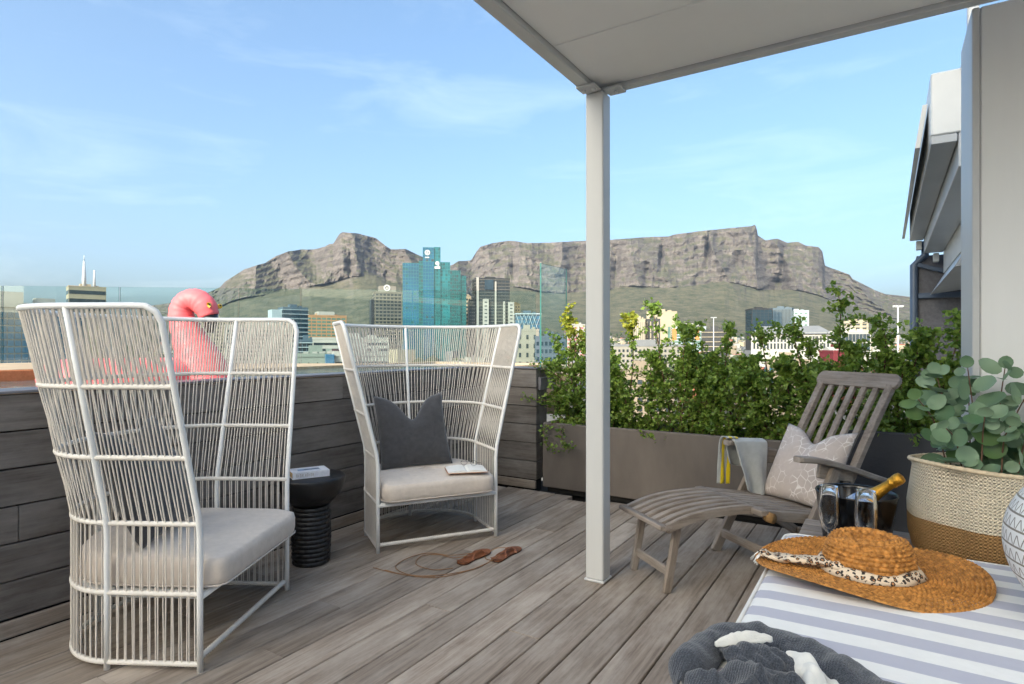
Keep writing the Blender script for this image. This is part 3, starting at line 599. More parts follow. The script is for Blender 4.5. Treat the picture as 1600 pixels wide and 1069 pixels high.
# building behind the viewer
pent = thing('penthouse', 'low white rendered penthouse behind the viewer', 'building', (0, 0, 0), TR)
mb = MB(); mb.box(-2.6, 6.5, -9.5, -4.6, -.3, 2.9); mb.build('wall', M_rend, pent)
for (x0, x1) in ((-2.4, -.4), (.2, 2.2)):
    mb = MB(); mb.box(x0, x1, -4.605, -4.58, .02, 2.25); w_ = mb.build('window', gmat('door_glass', (70, 84, 92)) if x0 < -1 else bpy.data.materials['door_glass'], pent)
    mb = MB(); mb.box(x0-.06, x0, -4.6, -4.55, 0, 2.3); mb.box(x1, x1+.06, -4.6, -4.55, 0, 2.3); mb.box(x0, x1, -4.6, -4.55, 2.25, 2.31); mb.build('frame', M_white, w_)
# unseen tower added between the sun and the terrace to cast its shade
HN = 1.27+(4.65+42)*math.tan(SUN_EL); nb_ = thing('added_shade_tower', 'unseen pale tower block added behind the viewer to shade the terrace', 'building', (0, 0, -18), TR)
mb = MB(); mb.box(-3.55, 16, -60, -42, 0, HN+18); mb.box(-1.2, 16, -59.9, -42.1, HN+18.001, HN+23); mb.build('wall', C_white, nb_)  # higher right-hand step added to keep the eave in shade
wb = MB(); wins(wb, -3.5+18.3, 16-.0001+18.3, 1, HN+17, 9, 14, .6, .5); 
for i_, v_ in enumerate(wb.v): wb.v[i_] = (v_[0]-18.3, -42-(v_[1]), v_[2])
kind(wb.build('windows', G_blue, nb_), 'stuff')
# canopy
can = thing('canopy', 'white flat canopy roof carried by the square white post', 'canopy', (0, 0, 0), TR)
a0c, b1c = -1.372, 2.998; zc = 2.60
mb = MB(); mb.box(a0c, 3.2, .62, b1c, zc+.10, zc+.20); mb.build('roof_sheet', M_white, can)
edges = [2.938, 2.416, 1.20, .69]
for e1, e0 in zip(edges, edges[1:]):
    mb = MB(); mb.cbox(a0c+.072, 3.19, e0+.003, e1-.003, zc+.025, zc+.095, .003); mb.build('soffit_panel', M_panel, can)
mb = MB(); mb.cbox(a0c, a0c+.068, .62, b1c-.062, zc, zc+.16, .004); mb.build('fascia', M_white, can)
mb = MB(); mb.cbox(a0c, 3.19, b1c-.058, b1c, zc+.004, zc+.16, .004); mb.build('fascia', M_white, can)
mb = MB(); mb.cbox(a0c+.07, 3.19, .62, .685, zc, zc+.16, .004); mb.build('fascia', M_white, can)
mb = MB(); mb.cbox(-1.358, -1.258, 2.891, 2.991, .012, zc-.012, .006); post = mb.build('post', M_white, can)
mb = MB(); mb.cbox(-1.364, -1.252, 2.885, 2.997, .001, .014, .003); mb.build('base_plate', M_white, post)
for (x0, x1, y0, y1, bolts) in ((-1.372, -1.366+.10, 2.80, 2.889, [(-1.345, 2.845), (-1.290, 2.845)]), (-1.256, -1.165, 2.89, 2.985, [(-1.205, 2.94)])):
    mb = MB(); mb.cbox(x0, x1, y0, y1, zc-.012, zc-.001, .002); br = mb.build('bracket', M_white, can)
    for (x, y) in bolts: mb = MB(); mb.lathe([(.001, zc-.026), (.010, zc-.026), (.012, zc-.020), (.012, zc-.0125)], 8, False, (x, y, 0)); mb.build('bolt', M_white, br)
# white wall at the right
rwall = thing('white_wall', 'tall white painted wall at the right edge under the canopy', 'wall', (0, 0, 0), TR)
mb = MB(); mb.cbox(.315, 3.2, 3.0, 3.4, -.04, 2.60, .004); mb.box(.52, 3.2, 3.05, 3.38, 2.602, 3.6); mb.build('wall', M_rend, rwall)
mb = MB(); mb.cbox(.288, .313, 2.99, 3.41, -.04, 2.597, .004); mb.build('edge_trim', M_white, rwall)
mb = MB(); mb.cbox(.70, .76, 2.955, 2.999, 2.02, 2.10, .006); mb.build('wall_light', M_white, rwall)
# neighbouring eave and dark pier beyond the wall
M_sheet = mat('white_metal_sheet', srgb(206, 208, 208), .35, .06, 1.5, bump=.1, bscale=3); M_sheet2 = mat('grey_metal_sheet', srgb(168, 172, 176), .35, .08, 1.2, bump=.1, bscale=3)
ev = thing('roof_eave', 'stepped white metal eave of the neighbouring roof beside the white wall', 'roof', (0, 0, 0), TR)
b0, b1 = 4.89, 9.27
mb = MB(); mb.cbox(.25, .60, b0, b1, 2.66, 3.08, .008); mb.build('gutter_box', M_sheet, ev)
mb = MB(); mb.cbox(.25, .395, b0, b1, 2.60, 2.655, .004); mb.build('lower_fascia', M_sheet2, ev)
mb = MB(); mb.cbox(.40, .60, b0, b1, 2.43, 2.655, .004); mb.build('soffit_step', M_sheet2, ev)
mb = MB(); mb.cbox(.605, 1.3, b0, b1, 2.16, 2.655, .004); mb.build('soffit_step', M_sheet, ev)
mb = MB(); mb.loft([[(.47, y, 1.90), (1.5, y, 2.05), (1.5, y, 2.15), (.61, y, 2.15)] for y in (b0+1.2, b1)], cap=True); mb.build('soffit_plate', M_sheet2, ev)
mb = MB(); mb.loft([[(.17, y, 2.66), (.20, y, 2.66), (.245, y, 2.96), (.215, y, 2.96)] for y in (b0+.25, b1+.15)], cap=True); mb.build('side_flashing', M_sheet, ev)
mb = MB(); mb.cbox(.42, .70, b0-.05, b0+.5, 3.085, 3.14, .006); mb.cbox(.44, .50, b0-.10, b0-.02, 3.08, 3.75, .006); mb.build('top_flashing', M_sheet, ev)
for a_, z_ in ((.32, 2.595), (.50, 2.425)):
    mb = MB(); mb.cbox(a_, a_+.06, b1-.02, b1+.10, z_-.11, z_-.002, .004); mb.build('bracket', M_sheet, ev)
M_pier = mat('slate_cladding', srgb(92, 92, 98), .55, .2, 30, bump=.3, bscale=80); M_pedge = mat('slate_blue_frame', srgb(74, 88, 108), .4, .1, 4)
pier = thing('clad_pier', 'dark slate-blue framed pier under the neighbouring eave', 'pier', (0, 0, 0), TR)
mb = MB(); mb.box(.33, 1.0, 9.42, 10.0, -6, 2.42); mb.build('panel', M_pier, pier)
mb = MB(); mb.tube([(.30, 9.38, -6), (.30, 9.38, 2.30), (.42, 9.38, 2.42), (.42, 9.38, 2.60)], .045, 8); mb.tube([(1.0, 9.38, -6), (1.0, 9.38, 2.4)], .035, 8); mb.build('upright', M_pedge, pier)
mb = MB(); mb.cbox(.345, .96, 9.35, 9.415, 1.86, 1.93, .006); mb.beam((.34, 9.37, 2.30), (.9, 9.37, 2.10), .05, .05); mb.build('rail', M_pedge, pier)
# planters
M_pl1 = mat('taupe_concrete', srgb(106, 98, 91), .75, .20, 2.2, bump=.15, bscale=30, stretch=(1, 1, .35)); M_pl2 = mat('charcoal_concrete', srgb(66, 66, 69), .65, .12, 2.5, bump=.15, bscale=30)
M_soil = mat('soil', (.05, .035, .025), 1, .5, 40, bump=.8)
def planter(lab, mt, x0, x1, z1, y0=4.45, y1=4.96):
    t = thing('planter', lab, 'planter', (*W2(x0, y0), 0), TR); wd = x1-x0; dp = y1-y0; mb = MB(); c = .006; th = .04
    def rg(i, z): return [(i, i, z), (wd-i, i, z), (wd-i, dp-i, z), (i, dp-i, z)]
    mb.loft([rg(.004, .045), rg(0, .05), rg(0, z1-c), rg(c, z1), rg(th, z1), rg(th+.004, z1-.09)], cap=True); mb.build('trough', mt, t)
    mb = MB(); mb.box(.03, wd-.03, .03, dp-.03, .0, .044); mb.build('plinth', M_void, t)
    mb = MB(); n = 30
    vs = [(th+.006+(wd-2*th-.012)*i/n, th+.006+(dp-2*th-.012)*j/6, z1-.055+.02*noise.noise(Vector((i*.7, j*.9, wd)))) for i in range(n+1) for j in range(7)]
    mb.add(vs, [(i*7+j, (i+1)*7+j, (i+1)*7+j+1, i*7+j+1) for i in range(n) for j in range(6)]); mb.build('soil', M_soil, t)
planter('long taupe concrete planter trough holding the hedge', M_pl1, -2.49, -.27, .592)
planter('taller charcoal planter trough behind the deck chair back', M_pl2, -.24, 1.25, .70)
# ================================================================== FURNITURE
M_frame = mat('white_tube', srgb(234, 234, 231), .4, .03, 8)
M_rope = mat('beige_rope', srgb(216, 208, 197), .85, .06, 25, bump=.3, bscale=400)
M_wrap = mat('pale_rope_wrap', srgb(226, 220, 210), .85, .06, 30, bump=.3, bscale=300)
M_seat = fabric('beige_seat_fabric', srgb(208, 196, 183), .92, 700, .05, .25, .25, wr=.25)
M_grey = fabric('charcoal_linen', srgb(74, 73, 74), .95, 600, .12, .35, .3)
# --- high-backed rope chair; local origin: middle of the front legs on the deck, +x is where the sitter looks
ZL = [.030, .297, .565, .83, 1.10, 1.39]
def cplan(p, z, off=0.0):
    """p in 0..1 runs from the right front leg round the back to the left front leg"""
    f = max(0, (z-.565)/(1.39-.565)); Wd = .385+.20*f-off; D = .70+.13*f-off; S = .37; bq = .03*f
    q = p*1.87
    if q < .37: return Vector((-bq-(S-bq)*q/.37, -Wd, z))
    if q > 1.50: return Vector((-bq-(S-bq)*(1.87-q)/.37, Wd, z))
    th = (q-.37)/1.13*pi
    return Vector((-S-(D-S)*sin(th), -Wd*cos(th), z))
PS, PB = .37/1.87, .5
def rope_chair(lab, loc, rz, seed):
    t = thing('rope_chair', lab, 'chair', loc, rz, 'high-backed rope chairs'); rr = random.Random(seed)
    # outer tube: leg, kink, rounded top corner, rim, down again
    leg = lambda p: [cplan(p, 0.001), cplan(p, .30), cplan(p, .52), cplan(p, .60), cplan(p, .9), cplan(p, 1.25)]
    rim = [cplan(q, 1.39) for q in [.055+(.89)*i/40 for i in range(41)]]
    cornerA = [cplan(.0, 1.33), cplan(.008, 1.368), cplan(.028, 1.388)]; cornerB = [cplan(1.0, 1.33), cplan(.992, 1.368), cplan(.972, 1.388)]
    mb = MB(); mb.tube(leg(0)+cornerA+rim+cornerB[::-1]+leg(1)[::-1], .0118, 10); mb.build('outer_tube', M_frame, t)
    for p in (PS, PB, 1-PS):
        mb = MB(); mb.tube([cplan(p, .001), cplan(p, .30), cplan(p, .52), cplan(p, .60), cplan(p, 1.0), cplan(p, 1.388)], .0112, 10); mb.build('post', M_frame, t)
    for z in ZL[:-1]:
        mb = MB(); n = 300; pts = [cplan(i/n, z) for i in range(n+1)]
        mb.tube(pts, [.0090+.0022*abs(sin(i*pi*.5+.4)) for i in range(n+1)], 7); mb.build('rope_ring', M_wrap, t)
    mb = MB(); n = 110; mb.tube([(-.012, -.375+.75*i/n, .045) for i in range(n+1)], [.0105+.0022*(i % 2) for i in range(n+1)], 8); mb.build('bottom_rail', M_wrap, t)
    mb = MB(); mb.tube([(0, -.385, .285), (0, .385, .285)], .0125, 10); mb.build('seat_rail', M_frame, t)
    mb = MB(); pl = [cplan(i/40, .297, .02) for i in range(41)]
    mb.loft([[(p.x, p.y, .272) for p in pl], [(p.x, p.y, .30) for p in pl]], cap=True); mb.build('seat_base', M_frame, t)
    # ropes: pairs in the lower bays, close set in the top bay
    mb = MB(); n = 60
    for i in range(n):
        for s_ in (-1, 1):
            p = (i+.5+s_*.20+rr.uniform(-.03, .03))/n; dp_ = rr.uniform(-.05, .05)/n; ro = .004*s_
            if min(abs(p-c) for c in (0, PS, PB, 1-PS, 1)) < .0085: continue
            def wob(p, z, o): v_ = cplan(p, z, o); return v_
            mb.tube([wob(p+dp_, .03, ro), wob(p, .16, ro), wob(p-dp_, .297, ro), wob(p, .43, ro), wob(p, .565, ro), wob(p+dp_*.6, .83, -ro), wob(p, 1.10, ro)], .0029, 5, cap=False)
    n = 182
    for i in range(n):
        p = (i+.5+rr.uniform(-.07, .07))/n
        if p < .012 or p > .988 or min(abs(p-c) for c in (PS, PB, 1-PS)) < .006: continue
        o = .003*(-1)**i; mb.tube([cplan(p, 1.10, o), cplan(p, 1.25, o*.5), cplan(p, 1.39, o)], .0037, 5, cap=False)
    kind(mb.build('rope_weave', M_rope, t), 'stuff')
    # seat cushion
    out = []; m_ = 72
    for i in range(m_):
        p = i/(m_*.70)
        if p <= 1: v_ = cplan(p, .35, .022); out.append((v_.x, v_.y))
        else:
            q = (p-1)/(1/.70-1); out.append((0, .363-.726*q))
    cx_, cy_ = -.31, 0
    def push(x, y): return (x+.075*min(1, max(0, (x+.12)/.12)), y)
    out = [push(*q) for q in out]
    # round the front corners
    sm_ = out
    for _ in range(2): sm_ = [((a[0]+2*b[0]+c[0])/4, (a[1]+2*b[1]+c[1])/4) for a, b, c in zip(sm_[-1:]+sm_[:-1], sm_, sm_[1:]+sm_[:1])]
    rings = []
    for k, (s_, z) in enumerate([(.02, .302), (.80, .302), (.955, .306), (.988, .318), (1.0, .345), (1.0, .385), (.985, .412), (.945, .427), (.85, .4335), (.6, .437), (.3, .4385), (.02, .439)]):
        rings.append([(cx_+(x-cx_)*s_, cy_+(y-cy_)*s_, z+.006*noise.noise(Vector((x*5, y*5, seed+z*4)))*(1 if k > 3 else 0) - (.012*max(0, x+.02)/.1 if k > 6 else 0)) for x, y in sm_])
    mb = MB(); mb.loft(rings, cap=True, sm=True); cu = mb.build('seat_cushion', M_seat, t)
    mb = MB(); mb.tube([(x*1.003-.001, y*1.003, .318) for x, y in sm_], .0035, 5, closed=True); mb.build('piping', M_seat, cu)
    return t
def face_from(pa, pb):
    """front legs A (sitter's right) and B on the deck -> location, rotation"""
    m_ = (pa+pb)/2; d = (pb-pa); return (m_.x, m_.y, 0), atan2(d.y, d.x)-pi/2
l1, r1 = face_from(gnd(313, 1050), gnd(448, 922)); rope_chair('high-backed beige rope chair at the left, seen from its side', l1, r1, 1)
l2, r2 = face_from(gnd(590, 865), gnd(775, 838)); rope_chair('high-backed beige rope chair facing forward in front of the parapet corner', l2, r2, 2)
def chair_pt(l, r, v): return Matrix.Translation(l) @ Matrix.Rotation(r, 4, 'Z') @ Vector(v)
# --- scatter cushions
def pillow(name, lab, mt, w_, h_, th, M, chop=.0, seed=0, n=26, pw=2.4, ear=.05, cat='cushion'):
    mb = MB(); vs = []
    for side in (1, -1):
        for i in range(n+1):
            for j in range(n+1):
                a = -1+2*i/n; b = -1+2*j/n
                x = a*w_/2*(1-ear*(1-b*b)); y = b*h_/2*(1-ear*(1-a*a)); 
                q = max(0, (1-abs(a)**pw)*(1-abs(b)**pw)); z = side*th/2*q**.55
                z += .010*noise.noise(Vector((a*2.2+seed, b*2.2, side*3.0)))*q**.5
                if chop:
                    k = exp(-(a/.36)**2)*max(0, b+.15)**1.5; y -= chop*k*1.0; z *= 1-.45*exp(-(a/.22)**2)*max(0, b)
                    y += chop*.18*max(0, b)*abs(a)**3
                vs.append((x, y, z))
    m_ = (n+1)*(n+1); fs = []
    for i in range(n):
        for j in range(n):
            q = [i*(n+1)+j, (i+1)*(n+1)+j, (i+1)*(n+1)+j+1, i*(n+1)+j+1]; fs.append(tuple(q)); fs.append(tuple(m_+k for k in q[::-1]))
    # merge the seam
    mp_ = {}; nv = []; re = []
    for v_ in vs:
        key = tuple(round(c, 5) for c in v_)
        if key not in mp_: mp_[key] = len(nv); nv.append(v_)
        re.append(mp_[key])
    mb.add(nv, [tuple(re[k] for k in f) for f in fs], True)
    o = mb.build(name, mt); o.matrix_world = M; tag(o, lab, cat)
    ed = [(-1+2*i/n, -1) for i in range(n)]+[(1, -1+2*i/n) for i in range(n)]+[(1-2*i/n, 1) for i in range(n)]+[(-1, 1-2*i/n) for i in range(n)]
    return o
def basis(c, X, Y):
    X = Vector(X).normalized(); Z = X.cross(Vector(Y)).normalized(); Y = Z.cross(X)
    return Matrix(((X.x, Y.x, Z.x, c[0]), (X.y, Y.y, Z.y, c[1]), (X.z, Y.z, Z.z, c[2]), (0, 0, 0, 1)))
def local_pillow(l, r, c, X, Y, *a, **k):
    Mr = Matrix.Translation(l) @ Matrix.Rotation(r, 4, 'Z'); return pillow(*a, M=Mr @ basis(c, X, Y), **k)
local_pillow(l2, r2, (-.40, -.06, .665), (0, 1, .02), (-.42, 0, .90), 'scatter_cushion', 'charcoal cushion with a chopped top on the forward-facing rope chair', M_grey, .49, .50, .17, chop=.13, seed=3)
local_pillow(l1, r1, (-.40, -.10, .675), (-.12, 1, .02), (-.40, 0, .91), 'scatter_cushion', 'charcoal cushion behind the ropes of the left rope chair', M_grey, .50, .50, .17, chop=.12, seed=8)
M_tag = mat('white_label', srgb(222, 222, 216), .7, .05, 30)
# --- black carved side table
M_black = mat('black_stained_wood', (.012, .011, .011), .38, .4, 9, bump=.25, bscale=40, spec=.5)
tb = Vector((-1.160, 3.44, 0)); t = thing('side_table', 'black carved mushroom-shaped side table between the rope chairs', 'side table', tb)
mb = MB(); mb.lathe([(.001, .500), (.182, .500), (.190, .496), (.192, .488), (.190, .465), (.183, .440), (.168, .405), (.145, .375), (.118, .352), (.100, .338), (.001, .338)], 48); mb.build('top', M_black, t)
mb = MB(); rows = 13; prof = [(.001, .338)]; mb2 = MB()
n = 96; rings = []
for k in range(rows*8+1):
    z = .332*(1-k/(rows*8)); row = k/8
    ring = []
    for j in range(n):
        th = 2*pi*j/n; ph = th*12+(int(row) % 2)*pi; prow = (row % 1)
        bump_ = .0085*max(0, sin(pi*prow))**.6*(.35+.65*abs(cos(ph/2))**.5)
        r_ = .098+.014*sin(pi*z/.338)*.4+bump_; ring.append((r_*cos(th), r_*sin(th), z))
    rings.append(ring)
mb.loft(rings, cap=True, sm=True); mb.build('carved_base', M_black, t)
# --- paperback on the table
M_cover = mat('pale_book_cover', srgb(214, 216, 226), .4, .12, 14, col2=srgb(235, 235, 238)); M_pages = mat('book_pages', srgb(206, 178, 138), .9, .12, 3, stretch=(1, 1, 160)); M_ink = mat('print_ink', srgb(150, 138, 128), .8, .1, 20)
M_blueink = mat('cover_picture', srgb(120, 142, 170), .5, .5, 30, lo=.4, hi=.55)
bo = thing('book', 'thick pale paperback lying on the black side table', 'book', (tb.x-.012, tb.y-.015, .5005), radians(31))
mb = MB(); mb.cbox(-.098, .102, -.062, .064, .003, .035, .002); mb.build('pages', M_pages, bo)
mb = MB(); mb.cbox(-.100, .104, -.066, .066, .0352, .0375, .0005); mb.cbox(-.100, .104, -.066, .066, .0002, .0025, .0005); mb.cbox(-.100, .104, -.0685, -.0662, .0002, .0375, .0005); mb.build('cover', M_cover, bo)
mb = MB()
for q in range(10):                      # faint lettering on the spine
    x = -.080+q*.0098; mb.box(x, x+.0014, -.0690, -.0686, .010, .028)
    if q % 3 != 1: mb.box(x+.0042, x+.0056, -.0690, -.0686, .010, .028)
    mb.box(x+.0014, x+.0042, -.0690, -.0686, .018 if q % 2 else .026, .0202 if q % 2 else .028)
mb.build('spine_lettering', M_ink, bo)
mb = MB(); mb.box(-.06, .06, -.020, .018, .0376, .0379); mb.build('cover_picture', M_blueink, bo)
# --- open book and spectacles on the middle chair
M_page = mat('white_page', srgb(232, 230, 224), .85, .03, 40)
c_ = chair_pt(l2, r2, (-.06, .20, .440)); ob = thing('open_book', 'open book lying on the seat of the forward-facing rope chair', 'book', c_, r2+radians(78))
for s_ in (-1, 1):
    mb = MB(); prof = [(0, .004), (.012, .014), (.04, .017), (.085, .013), (.125, .006)]
    top = [(s_*x, z) for x, z in prof]
    rings = [[(x, y, z) for x, z in top]+[(x, y, .002) for x, z in top[::-1]] for y in (-.095, .095)]
    mb.loft(rings, cap=True); mb.build('page_block', M_page, ob)
mb = MB(); mb.cbox(-.130, .130, -.099, .099, -.0015, .0018, .0006); mb.build('cover', mat('tan_cover', srgb(176, 128, 98), .7, .1, 12), ob)
M_wire = mat('dark_wire', (.03, .03, .03), .3, .1, 10, metal=.8)
gl = thing('spectacles', 'thin dark wire spectacles lying on the open book', 'spectacles', chair_pt(l2, r2, (-.10, .235, .4585)), r2+radians(50))
for s_ in (-1, 1):
    mb = MB(); mb.tube([(s_*.034+.022*cos(q*pi/8), .0, .018+.016*sin(q*pi/8)) for q in range(16)], .0011, 5, closed=True); mb.build('rim', M_wire, gl)
    mb = MB(); mb.tube([(s_*.056, 0, .022), (s_*.057, .05, .012), (s_*.05, .11, .002)], .0012, 5); mb.build('temple', M_wire, gl)
mb = MB(); mb.tube([(-.012, 0, .022), (0, 0, .026), (.012, 0, .022)], .0011, 5); mb.build('bridge', M_wire, gl)
# --- leather sandals
M_leather = mat('tan_leather', srgb(128, 78, 48), .5, .25, 25, bump=.2, bscale=120); M_sole = mat('dark_sole', srgb(70, 46, 34), .7, .2, 20); M_lace = mat('leather_lace', srgb(140, 104, 70), .6, .15, 40)
def sandal(lab, loc, rz, flip, laces):
    t = thing('sandal', lab, 'sandal', loc, rz, 'pair of sandals'); f = flip
    outl = catmull([(-.115, 0), (-.105, .026), (-.06, .030), (0, .027), (.06, .038), (.10, .034), (.122, .010), (.118, -.012), (.09, -.034), (.04, -.036), (-.03, -.026), (-.08, -.030), (-.108, -.022)], 4, True) if False else \
        [ (p.x, p.y*f) for p in catmull([Vector((x, y, 0)) for x, y in ((-.115, 0), (-.105, .026), (-.06, .030), (0, .027), (.06, .038), (.10, .034), (.122, .010), (.118, -.012), (.09, -.034), (.04, -.036), (-.03, -.026), (-.08, -.030), (-.108, -.022))], 4, True)]
    if f < 0: outl = outl[::-1]
    mb = MB(); mb.loft([[(x*s_, y*s_, z) for x, y in outl] for s_, z in ((.97, .0015), (1, .003), (1, .008))], cap=True); mb.build('sole', M_sole, t)
    mb = MB(); mb.loft([[(x*.985, y*.985, z) for x, y in outl] for z in (.0082, .0125)], cap=True); mb.build('footbed', M_leather, t)
    def strap(pts, wd, nm='strap'):
        P = catmull(pts, 6); mb = MB(); rings = []
        for i, p in enumerate(P):
            d = (P[min(i+1, len(P)-1)]-P[max(i-1, 0)]).normalized(); s_ = d.cross(Vector((0, 0, 1)))
            s_ = Vector((1, 0, 0)) if s_.length < .1 else s_.normalized(); up = s_.cross(d)
            rings.append([p+s_*wd/2-up*.0012, p+s_*wd/2+up*.0012, p-s_*wd/2+up*.0012, p-s_*wd/2-up*.0012])
        mb.loft(rings, cap=True, sm=False); mb.build(nm, M_leather, t)
    strap([(.035, .034*f, .009), (.045, .026*f, .022), (.055, 0, .028), (.060, -.028*f, .019), (.055, -.036*f, .009)], .014)
    strap([(.085, .0, .012), (.070, .002, .022), (.050, 0, .029), (.0, .006, .030), (-.035, .020*f, .022), (-.050, .029*f, .010)], .009)
    strap([(-.050, -.029*f, .010), (-.030, -.018*f, .022), (.0, -.002, .030), (.04, .0, .030)], .009)
    strap([(-.085, .027*f, .010), (-.100, .024*f, .020), (-.116, 0, .026), (-.100, -.024*f, .020), (-.085, -.027*f, .010)], .010, 'heel_strap')
    for L_ in laces:
        mb = MB(); mb.tube(catmull([Vector(p) for p in L_], 8), .0022, 5); mb.build('lace', M_lace, t)
def wl(rz, pts): return [(x*cos(rz)+y*sin(rz), -x*sin(rz)+y*cos(rz), z) for x, y, z in pts]     # world offsets -> sandal frame
q1, q2 = radians(57), radians(60)
sandal('tan leather lace-up sandal nearer the rope chair, laces trailing left', (-.222, 3.50, 0), q1, 1, [wl(q1, [(-.03, -.05, .035), (-.10, -.02, .01), (-.18, .04, .004), (-.26, .02, .004), (-.27, -.09, .004), (-.18, -.16, .004), (-.09, -.14, .004)]), wl(q1, [(-.02, -.03, .04), (-.12, .02, .008), (-.24, .06, .004), (-.33, -.02, .004), (-.36, -.13, .004), (-.28, -.22, .004), (-.16, -.24, .004)])])
sandal('tan leather lace-up sandal nearer the white post', (-.035, 3.545, 0), q2, -1, [wl(q2, [(.0, .0, .045), (-.05, .03, .03), (-.09, .02, .004), (-.10, -.05, .004), (-.06, -.09, .006)]), wl(q2, [(-.04, -.08, .03), (-.12, -.16, .004), (-.26, -.25, .004), (-.42, -.27, .004), (-.56, -.20, .004)]), wl(q2, [(-.05, -.09, .02), (-.16, -.20, .004), (-.32, -.29, .004), (-.50, -.24, .004), (-.62, -.17, .004)])])
for o in [o for o in bpy.data.objects if o.name.startswith('sandal')]: o.scale = (1.2, 1.2, 1.0)
# ------------------------------------------------------------------ wooden steamer chair
M_teak = wood('weathered_teak', srgb(108, 95, 84), srgb(160, 147, 134), srgb(172, 163, 154), .75, 55, .10, 2.0); M_end = mat('teak_end_grain', srgb(150, 116, 72), .8, .2, 60)
DA = radians(18); H0 = Vector((1.21, 3.32, 0))
st = thing('steamer_chair', 'weathered grey wooden steamer deck chair with raised leg rest', 'deck chair', H0, DA)
def tim(name, p, q, wd, th, up=(0, 0, 1), mt=None, par=None):
    """timber with its own local frame so that the grain runs along it"""
    p = Vector(p); q = Vector(q); d = q-p; Ln = d.length; d.normalize(); u_ = Vector(up); s_ = u_.cross(d).normalized(); u_ = d.cross(s_)
    mb = MB(); mb.cbox(0, Ln, -wd/2, wd/2, -th/2, th/2, min(.004, th/4)); o = mb.build(name, mt or M_teak, par or st)
    o.matrix_local = Matrix(((d.x, s_.x, u_.x, p.x), (d.y, s_.y, u_.y, p.y), (d.z, s_.z, u_.z, p.z), (0, 0, 0, 1))); return o
def curved(name, pts, wd, th, par=None, mt=None):
    """curved slat: section wd (local y) by th, following pts in the xz plane, at y"""
    P = catmull(pts, 5); rings = []
    for i, p in enumerate(P):
        d = (P[min(i+1, len(P)-1)]-P[max(i-1, 0)]).normalized(); s_ = Vector((0, 1, 0)); s_ = (s_-d*s_.dot(d)).normalized(); up = d.cross(s_)
        c = .003
        rings.append([p+s_*(wd/2-c)+up*th/2, p-s_*(wd/2-c)+up*th/2, p-s_*wd/2+up*(th/2-c), p-s_*wd/2-up*th/2, p+s_*wd/2-up*th/2, p+s_*wd/2+up*(th/2-c)])
    mb = MB(); mb.loft(rings, cap=True); return mb.build(name, mt or M_teak, par or st)
# leg rest: five curved slats inside two curved rails, foot board, legs
def lr(y, dz=0): return [(-.525, y, .345+dz), (-.40, y, .383+dz), (-.25, y, .403+dz), (-.08, y, .406+dz), (-.01, y, .398+dz)]
for k in range(5): curved('leg_rest_slat', lr((-.125+.0625*k)*1.05), .034, .016)
for s_ in (-1, 1): curved('leg_rest_rail', lr(s_*.195, -.012), .026, .045)
tim('foot_board', (-.535, -.215, .338), (-.535, .215, .338), .075, .024, (.25, 0, 1))
for s_ in (-1, 1): tim('leg_rest_leg', (-.440, s_*.165, .340), (-.505, s_*.165, .0), .042, .026, (0, 1, 0))
tim('leg_rest_stretcher', (-.486, -.15, .10), (-.486, .15, .10), .022, .045)
# hinge bar and seat
tim('hinge_bar', (0, -.285, .388), (0, .285, .388), .05, .03); 
for s_ in (-1, 1):
    mb = MB(); mb.tube([(0.03, s_*.262, .365), (0.03, s_*.305, .365)], .026, 14); mb.build('hinge_knob', M_end, st)
    tim('seat_rail', (.02, s_*.255, .372), (.60, s_*.255, .285), .028, .055)
for k in range(7): tim('seat_slat', (.03, -.20+.0667*k, .392), (.56, -.20+.0667*k, .312), .040, .014)
for s_ in (-1, 1):
    tim('front_leg', (.12, s_*.285, .0), (.46, s_*.285, .585), .060, .028, (0, 1, 0))
    tim('rear_leg', (.82, s_*.245, .0), (.30, s_*.245, .335), .055, .026, (0, 1, 0))
tim('stretcher', (.165, -.27, .11), (.165, .27, .11), .024, .05); tim('stretcher', (.70, -.23, .085), (.70, .23, .085), .024, .05)
# back: two stiles, five slats, rounded top rail
def bk(h): return Vector((.50+.43*h, 0, .30+.76*h))
for s_ in (-1, 1): curved('back_stile', [bk(-.02)+Vector((0, s_*.232, 0)), bk(.5)+Vector((-.012, s_*.236, 0)), bk(.95)+Vector((0, s_*.24, 0))], .045, .030)
for k in range(5):
    y = (-2+k)*.076; curved('back_slat', [bk(.04)+Vector((0, y, 0)), bk(.5)+Vector((-.012, y*1.02, 0)), bk(.95)+Vector((0, y*1.04, 0))], .036, .018)
tim('back_rail', bk(.06)+Vector((0, -.23, 0)), bk(.06)+Vector((0, .23, 0)), .05, .024, (-.87, 0, .49))
c_ = bk(.975); nrm = Vector((-.87, 0, .49)); upv = Vector((.49, 0, .87))
outl = []
for (sx, a0_) in ((1, -pi/2), (-1, pi/2)):
    for k in range(9): an = a0_+pi*k/8; outl.append((sx*.245+.042*cos(an) if True else 0, .047*sin(an)))
M_ = Matrix(((0, upv.x, nrm.x, c_.x), (1, upv.y, nrm.y, c_.y), (0, upv.z, nrm.z, c_.z), (0, 0, 0, 1)))
mb = MB(); mb.loft([[(x*s_, y*s_, z) for x, y in outl] for s_, z in ((.985, -.014), (1, -.011), (1, .011), (.985, .014))], cap=True); o = mb.build('top_rail', M_teak, st); o.matrix_local = M_
